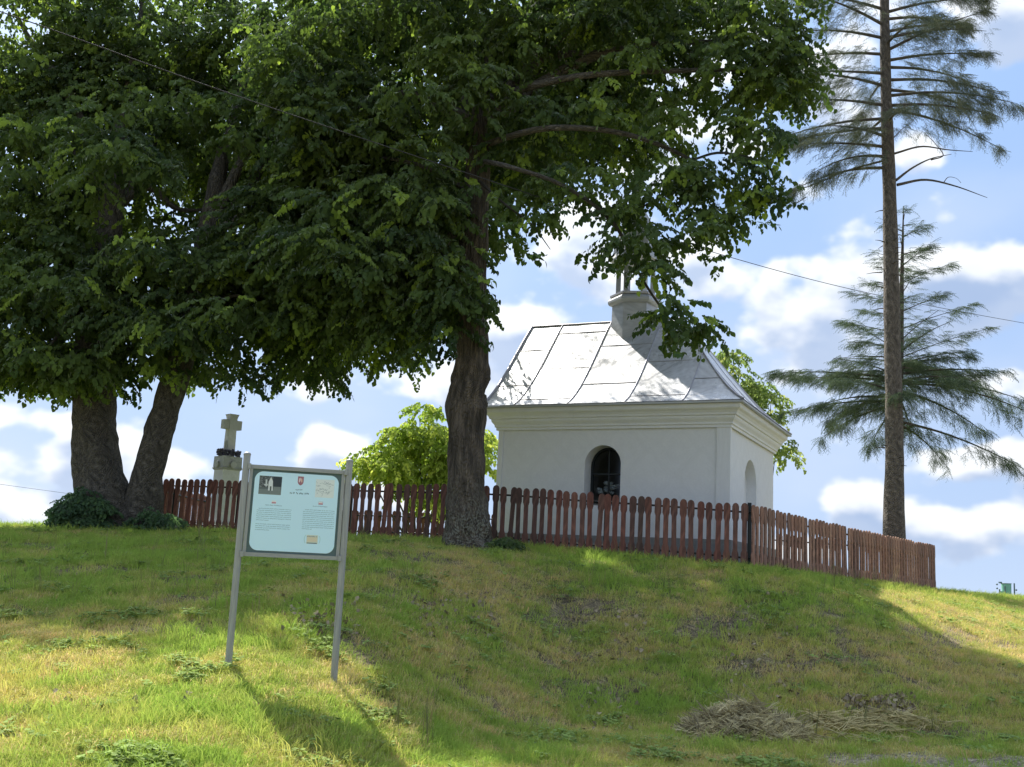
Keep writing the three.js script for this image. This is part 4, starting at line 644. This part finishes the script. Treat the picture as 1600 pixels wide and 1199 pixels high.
{
  const R = rng(707), kinds = [['short_grass', tuft(1, 13, 0.058, 0.065, 0.0022, 0.95)], ['short_grass', tuft(2, 13, 0.075, 0.07, 0.0024, 0.8)], ['tall_grass', tuft(3, 11, 0.125, 0.06, 0.0027, 0.65)], ['dry_grass', tuft(4, 14, 0.055, 0.08, 0.0021, 1.6)]];
  const M = kinds.map(() => []), C = kinds.map(() => []), N = 225000;
  for (let i = 0; i < N; i++) {
    const Z = 5.6 * Math.pow(31 / 5.6, R()), x = (R() * 2 - 1) * (0.60 * Z + 0.6);
    const d = outward(x, Z), dry = dryness(x, Z), br = bare(x, Z), s = sandy(x, Z);
    if (R() < s * 0.96 || (R() < br * 0.7)) continue;
    if (d === 0 && R() < 0.75) continue;                        // inside the fence hardly any of it shows
    const lush = clamp(0.3 + 0.9 * noise(x * 0.8, Z * 0.9, 22) + 0.8 * (1 - sstep(0.3, 1.8, d)) - 0.5 * dry);
    let k = R() < dry * 0.62 ? 3 : R() < lush * 0.55 ? 2 : R() < 0.5 ? 0 : 1;
    const sc = 0.7 + 0.65 * R();
    M[k].push(new THREE.Matrix4().compose(new THREE.Vector3(x, height(x, Z) - 0.006, -Z), new THREE.Quaternion().setFromEuler(new THREE.Euler((R() - 0.5) * 0.3, R() * 6.283, (R() - 0.5) * 0.3)), new THREE.Vector3(sc, sc * (0.8 + 0.5 * R()), sc)));
    const t = clamp(dry * 0.75 + 0.35 * (R() - 0.5)), v = 0.8 + 0.45 * R();
    C[k].push(k === 3 ? rgb(lerp(0.58, 0.78, R()) * v, lerp(0.49, 0.62, R()) * v, 0.25 * v) : rgb(lerp(0.34, 0.68, t) * v, lerp(0.48, 0.58, t) * v, lerp(0.08, 0.17, t) * v));
  }
  // taller tufts growing up through and along the fence and round the trunks and posts
  const along = (x0, z0, dx, dz, len, n, w) => { for (let i = 0; i < n; i++) { const q = len * R(), o = (R() - 0.3) * w, x = x0 + dx * q + dz * o * (dx < 0 ? -1 : 1), Z = z0 + dz * q - Math.abs(dx) * o, sc = 0.8 + 0.8 * R() * R(); M[2].push(new THREE.Matrix4().compose(new THREE.Vector3(x, height(x, Z) - 0.006, -Z), new THREE.Quaternion().setFromEuler(new THREE.Euler((R() - 0.5) * 0.4, R() * 6.283, (R() - 0.5) * 0.4)), new THREE.Vector3(sc, sc, sc))); const t = R() * R(), v = 0.8 + 0.4 * R(); C[2].push(rgb(lerp(0.25, 0.6, t) * v, lerp(0.40, 0.52, t) * v, lerp(0.06, 0.15, t) * v)); } };
  along(FCX, FCZ, fdir[0], fdir[1], FLEFT, 900, 0.5); along(FCX, FCZ, rdir[0], rdir[1], FRIGHT, 700, 0.5);
  const text = { short_grass: 'short mown green grass covering the bank and verge', tall_grass: 'longer green grass in tufts along the fence and bank', dry_grass: 'flattened straw coloured dry grass among the green' };
  const seen = {};
  kinds.forEach(([n, g], k) => { const m = instanced(n, g, grassMat, M[k], C[k], scene); m.name = numbered(n); m.userData = { kind: 'stuff', label: text[n], category: 'grass' }; });
  // low broad leaved weeds in patches
  { const ros = [0, 1].map(q => merge([0, 1, 2, 3, 4, 5, 6, 7].map(i => { const r = rng(40 + i + q * 20); return place(unitLeaf, new THREE.Vector3((r() - 0.5) * 0.09, 0.02 + 0.05 * r(), (r() - 0.5) * 0.09), new THREE.Euler((r() - 0.5) * 0.9, i * 0.785 + r(), 0.5 * (r() - 0.3), 'YZX'), 0.03 + 0.025 * r()); })));
    const WM = [[], []], WC = [[], []];
    for (let i = 0; i < 60000; i++) { const Z = 6.5 * Math.pow(22 / 6.5, R()), x = (R() * 2 - 1) * (0.58 * Z + 0.4), n = noise(x * 1.3 + 7, Z * 1.6, 33) + 0.6 * noise(x * 4, Z * 4.4, 35); if (n < 0.24 + 0.45 * R() || outward(x, Z) === 0 || sandy(x, Z) > 0.4) continue; const k = i % 2, sc = 0.45 + 0.45 * R(); WM[k].push(new THREE.Matrix4().compose(new THREE.Vector3(x, height(x, Z) + 0.015 + 0.03 * R(), -Z), new THREE.Quaternion().setFromEuler(new THREE.Euler((R() - 0.5) * 0.5, R() * 6.283, (R() - 0.5) * 0.5)), new THREE.Vector3(sc, sc, sc))); const v = 0.7 + 0.6 * R(); WC[k].push(rgb(0.29 * v, 0.40 * v, 0.10 * v)); }
    ros.forEach((g, k) => straws('ground_weeds', 'low broad leaved green weeds growing in patches among the grass', 'weeds', WM[k], g, grassMat, WC[k])); }
  // thin seed stems
  const stem = merge([0, 1, 2].map(i => limbGeo([new THREE.Vector3(0.02 * i, 0, 0), new THREE.Vector3(0.02 * i + 0.01, 0.16, 0.01 * i), new THREE.Vector3(0.05 * i - 0.02, 0.34 + 0.03 * i, 0.03)], [0.0022, 0.0016, 0.0028, 0.001], 3, 6)));
  const SM = [], SC = [];
  const sow = (u0, u1, v0, v1, n) => { for (let i = 0; i < n; i++) { const p = onGround(lerp(u0, u1, R()), lerp(v0, v1, R())), s = 0.5 + 0.7 * R(); SM.push(new THREE.Matrix4().compose(p, new THREE.Quaternion().setFromEuler(new THREE.Euler((R() - 0.5) * 0.5, R() * 6.28, (R() - 0.5) * 0.5)), new THREE.Vector3(s, s, s))); const t = R(); SC.push(rgb(lerp(0.16, 0.4, t), lerp(0.2, 0.34, t), lerp(0.06, 0.16, t))); } };
  sow(1280, 1450, 905, 925, 40); sow(1130, 1150, 1115, 1130, 3); sow(240, 520, 960, 1030, 16); sow(560, 1150, 880, 960, 40); sow(0, 350, 850, 960, 30); sow(1080, 1500, 1120, 1160, 14); sow(600, 720, 1100, 1190, 12); sow(250, 700, 838, 860, 30);
  straws('seed_stems', 'thin pale grass stems sticking up from the sward', 'grass', SM, stem, grassMat, SC);
  console.log('tufts', M.map(m => m.length).join(' '));
}

renderer.render(scene, camera);
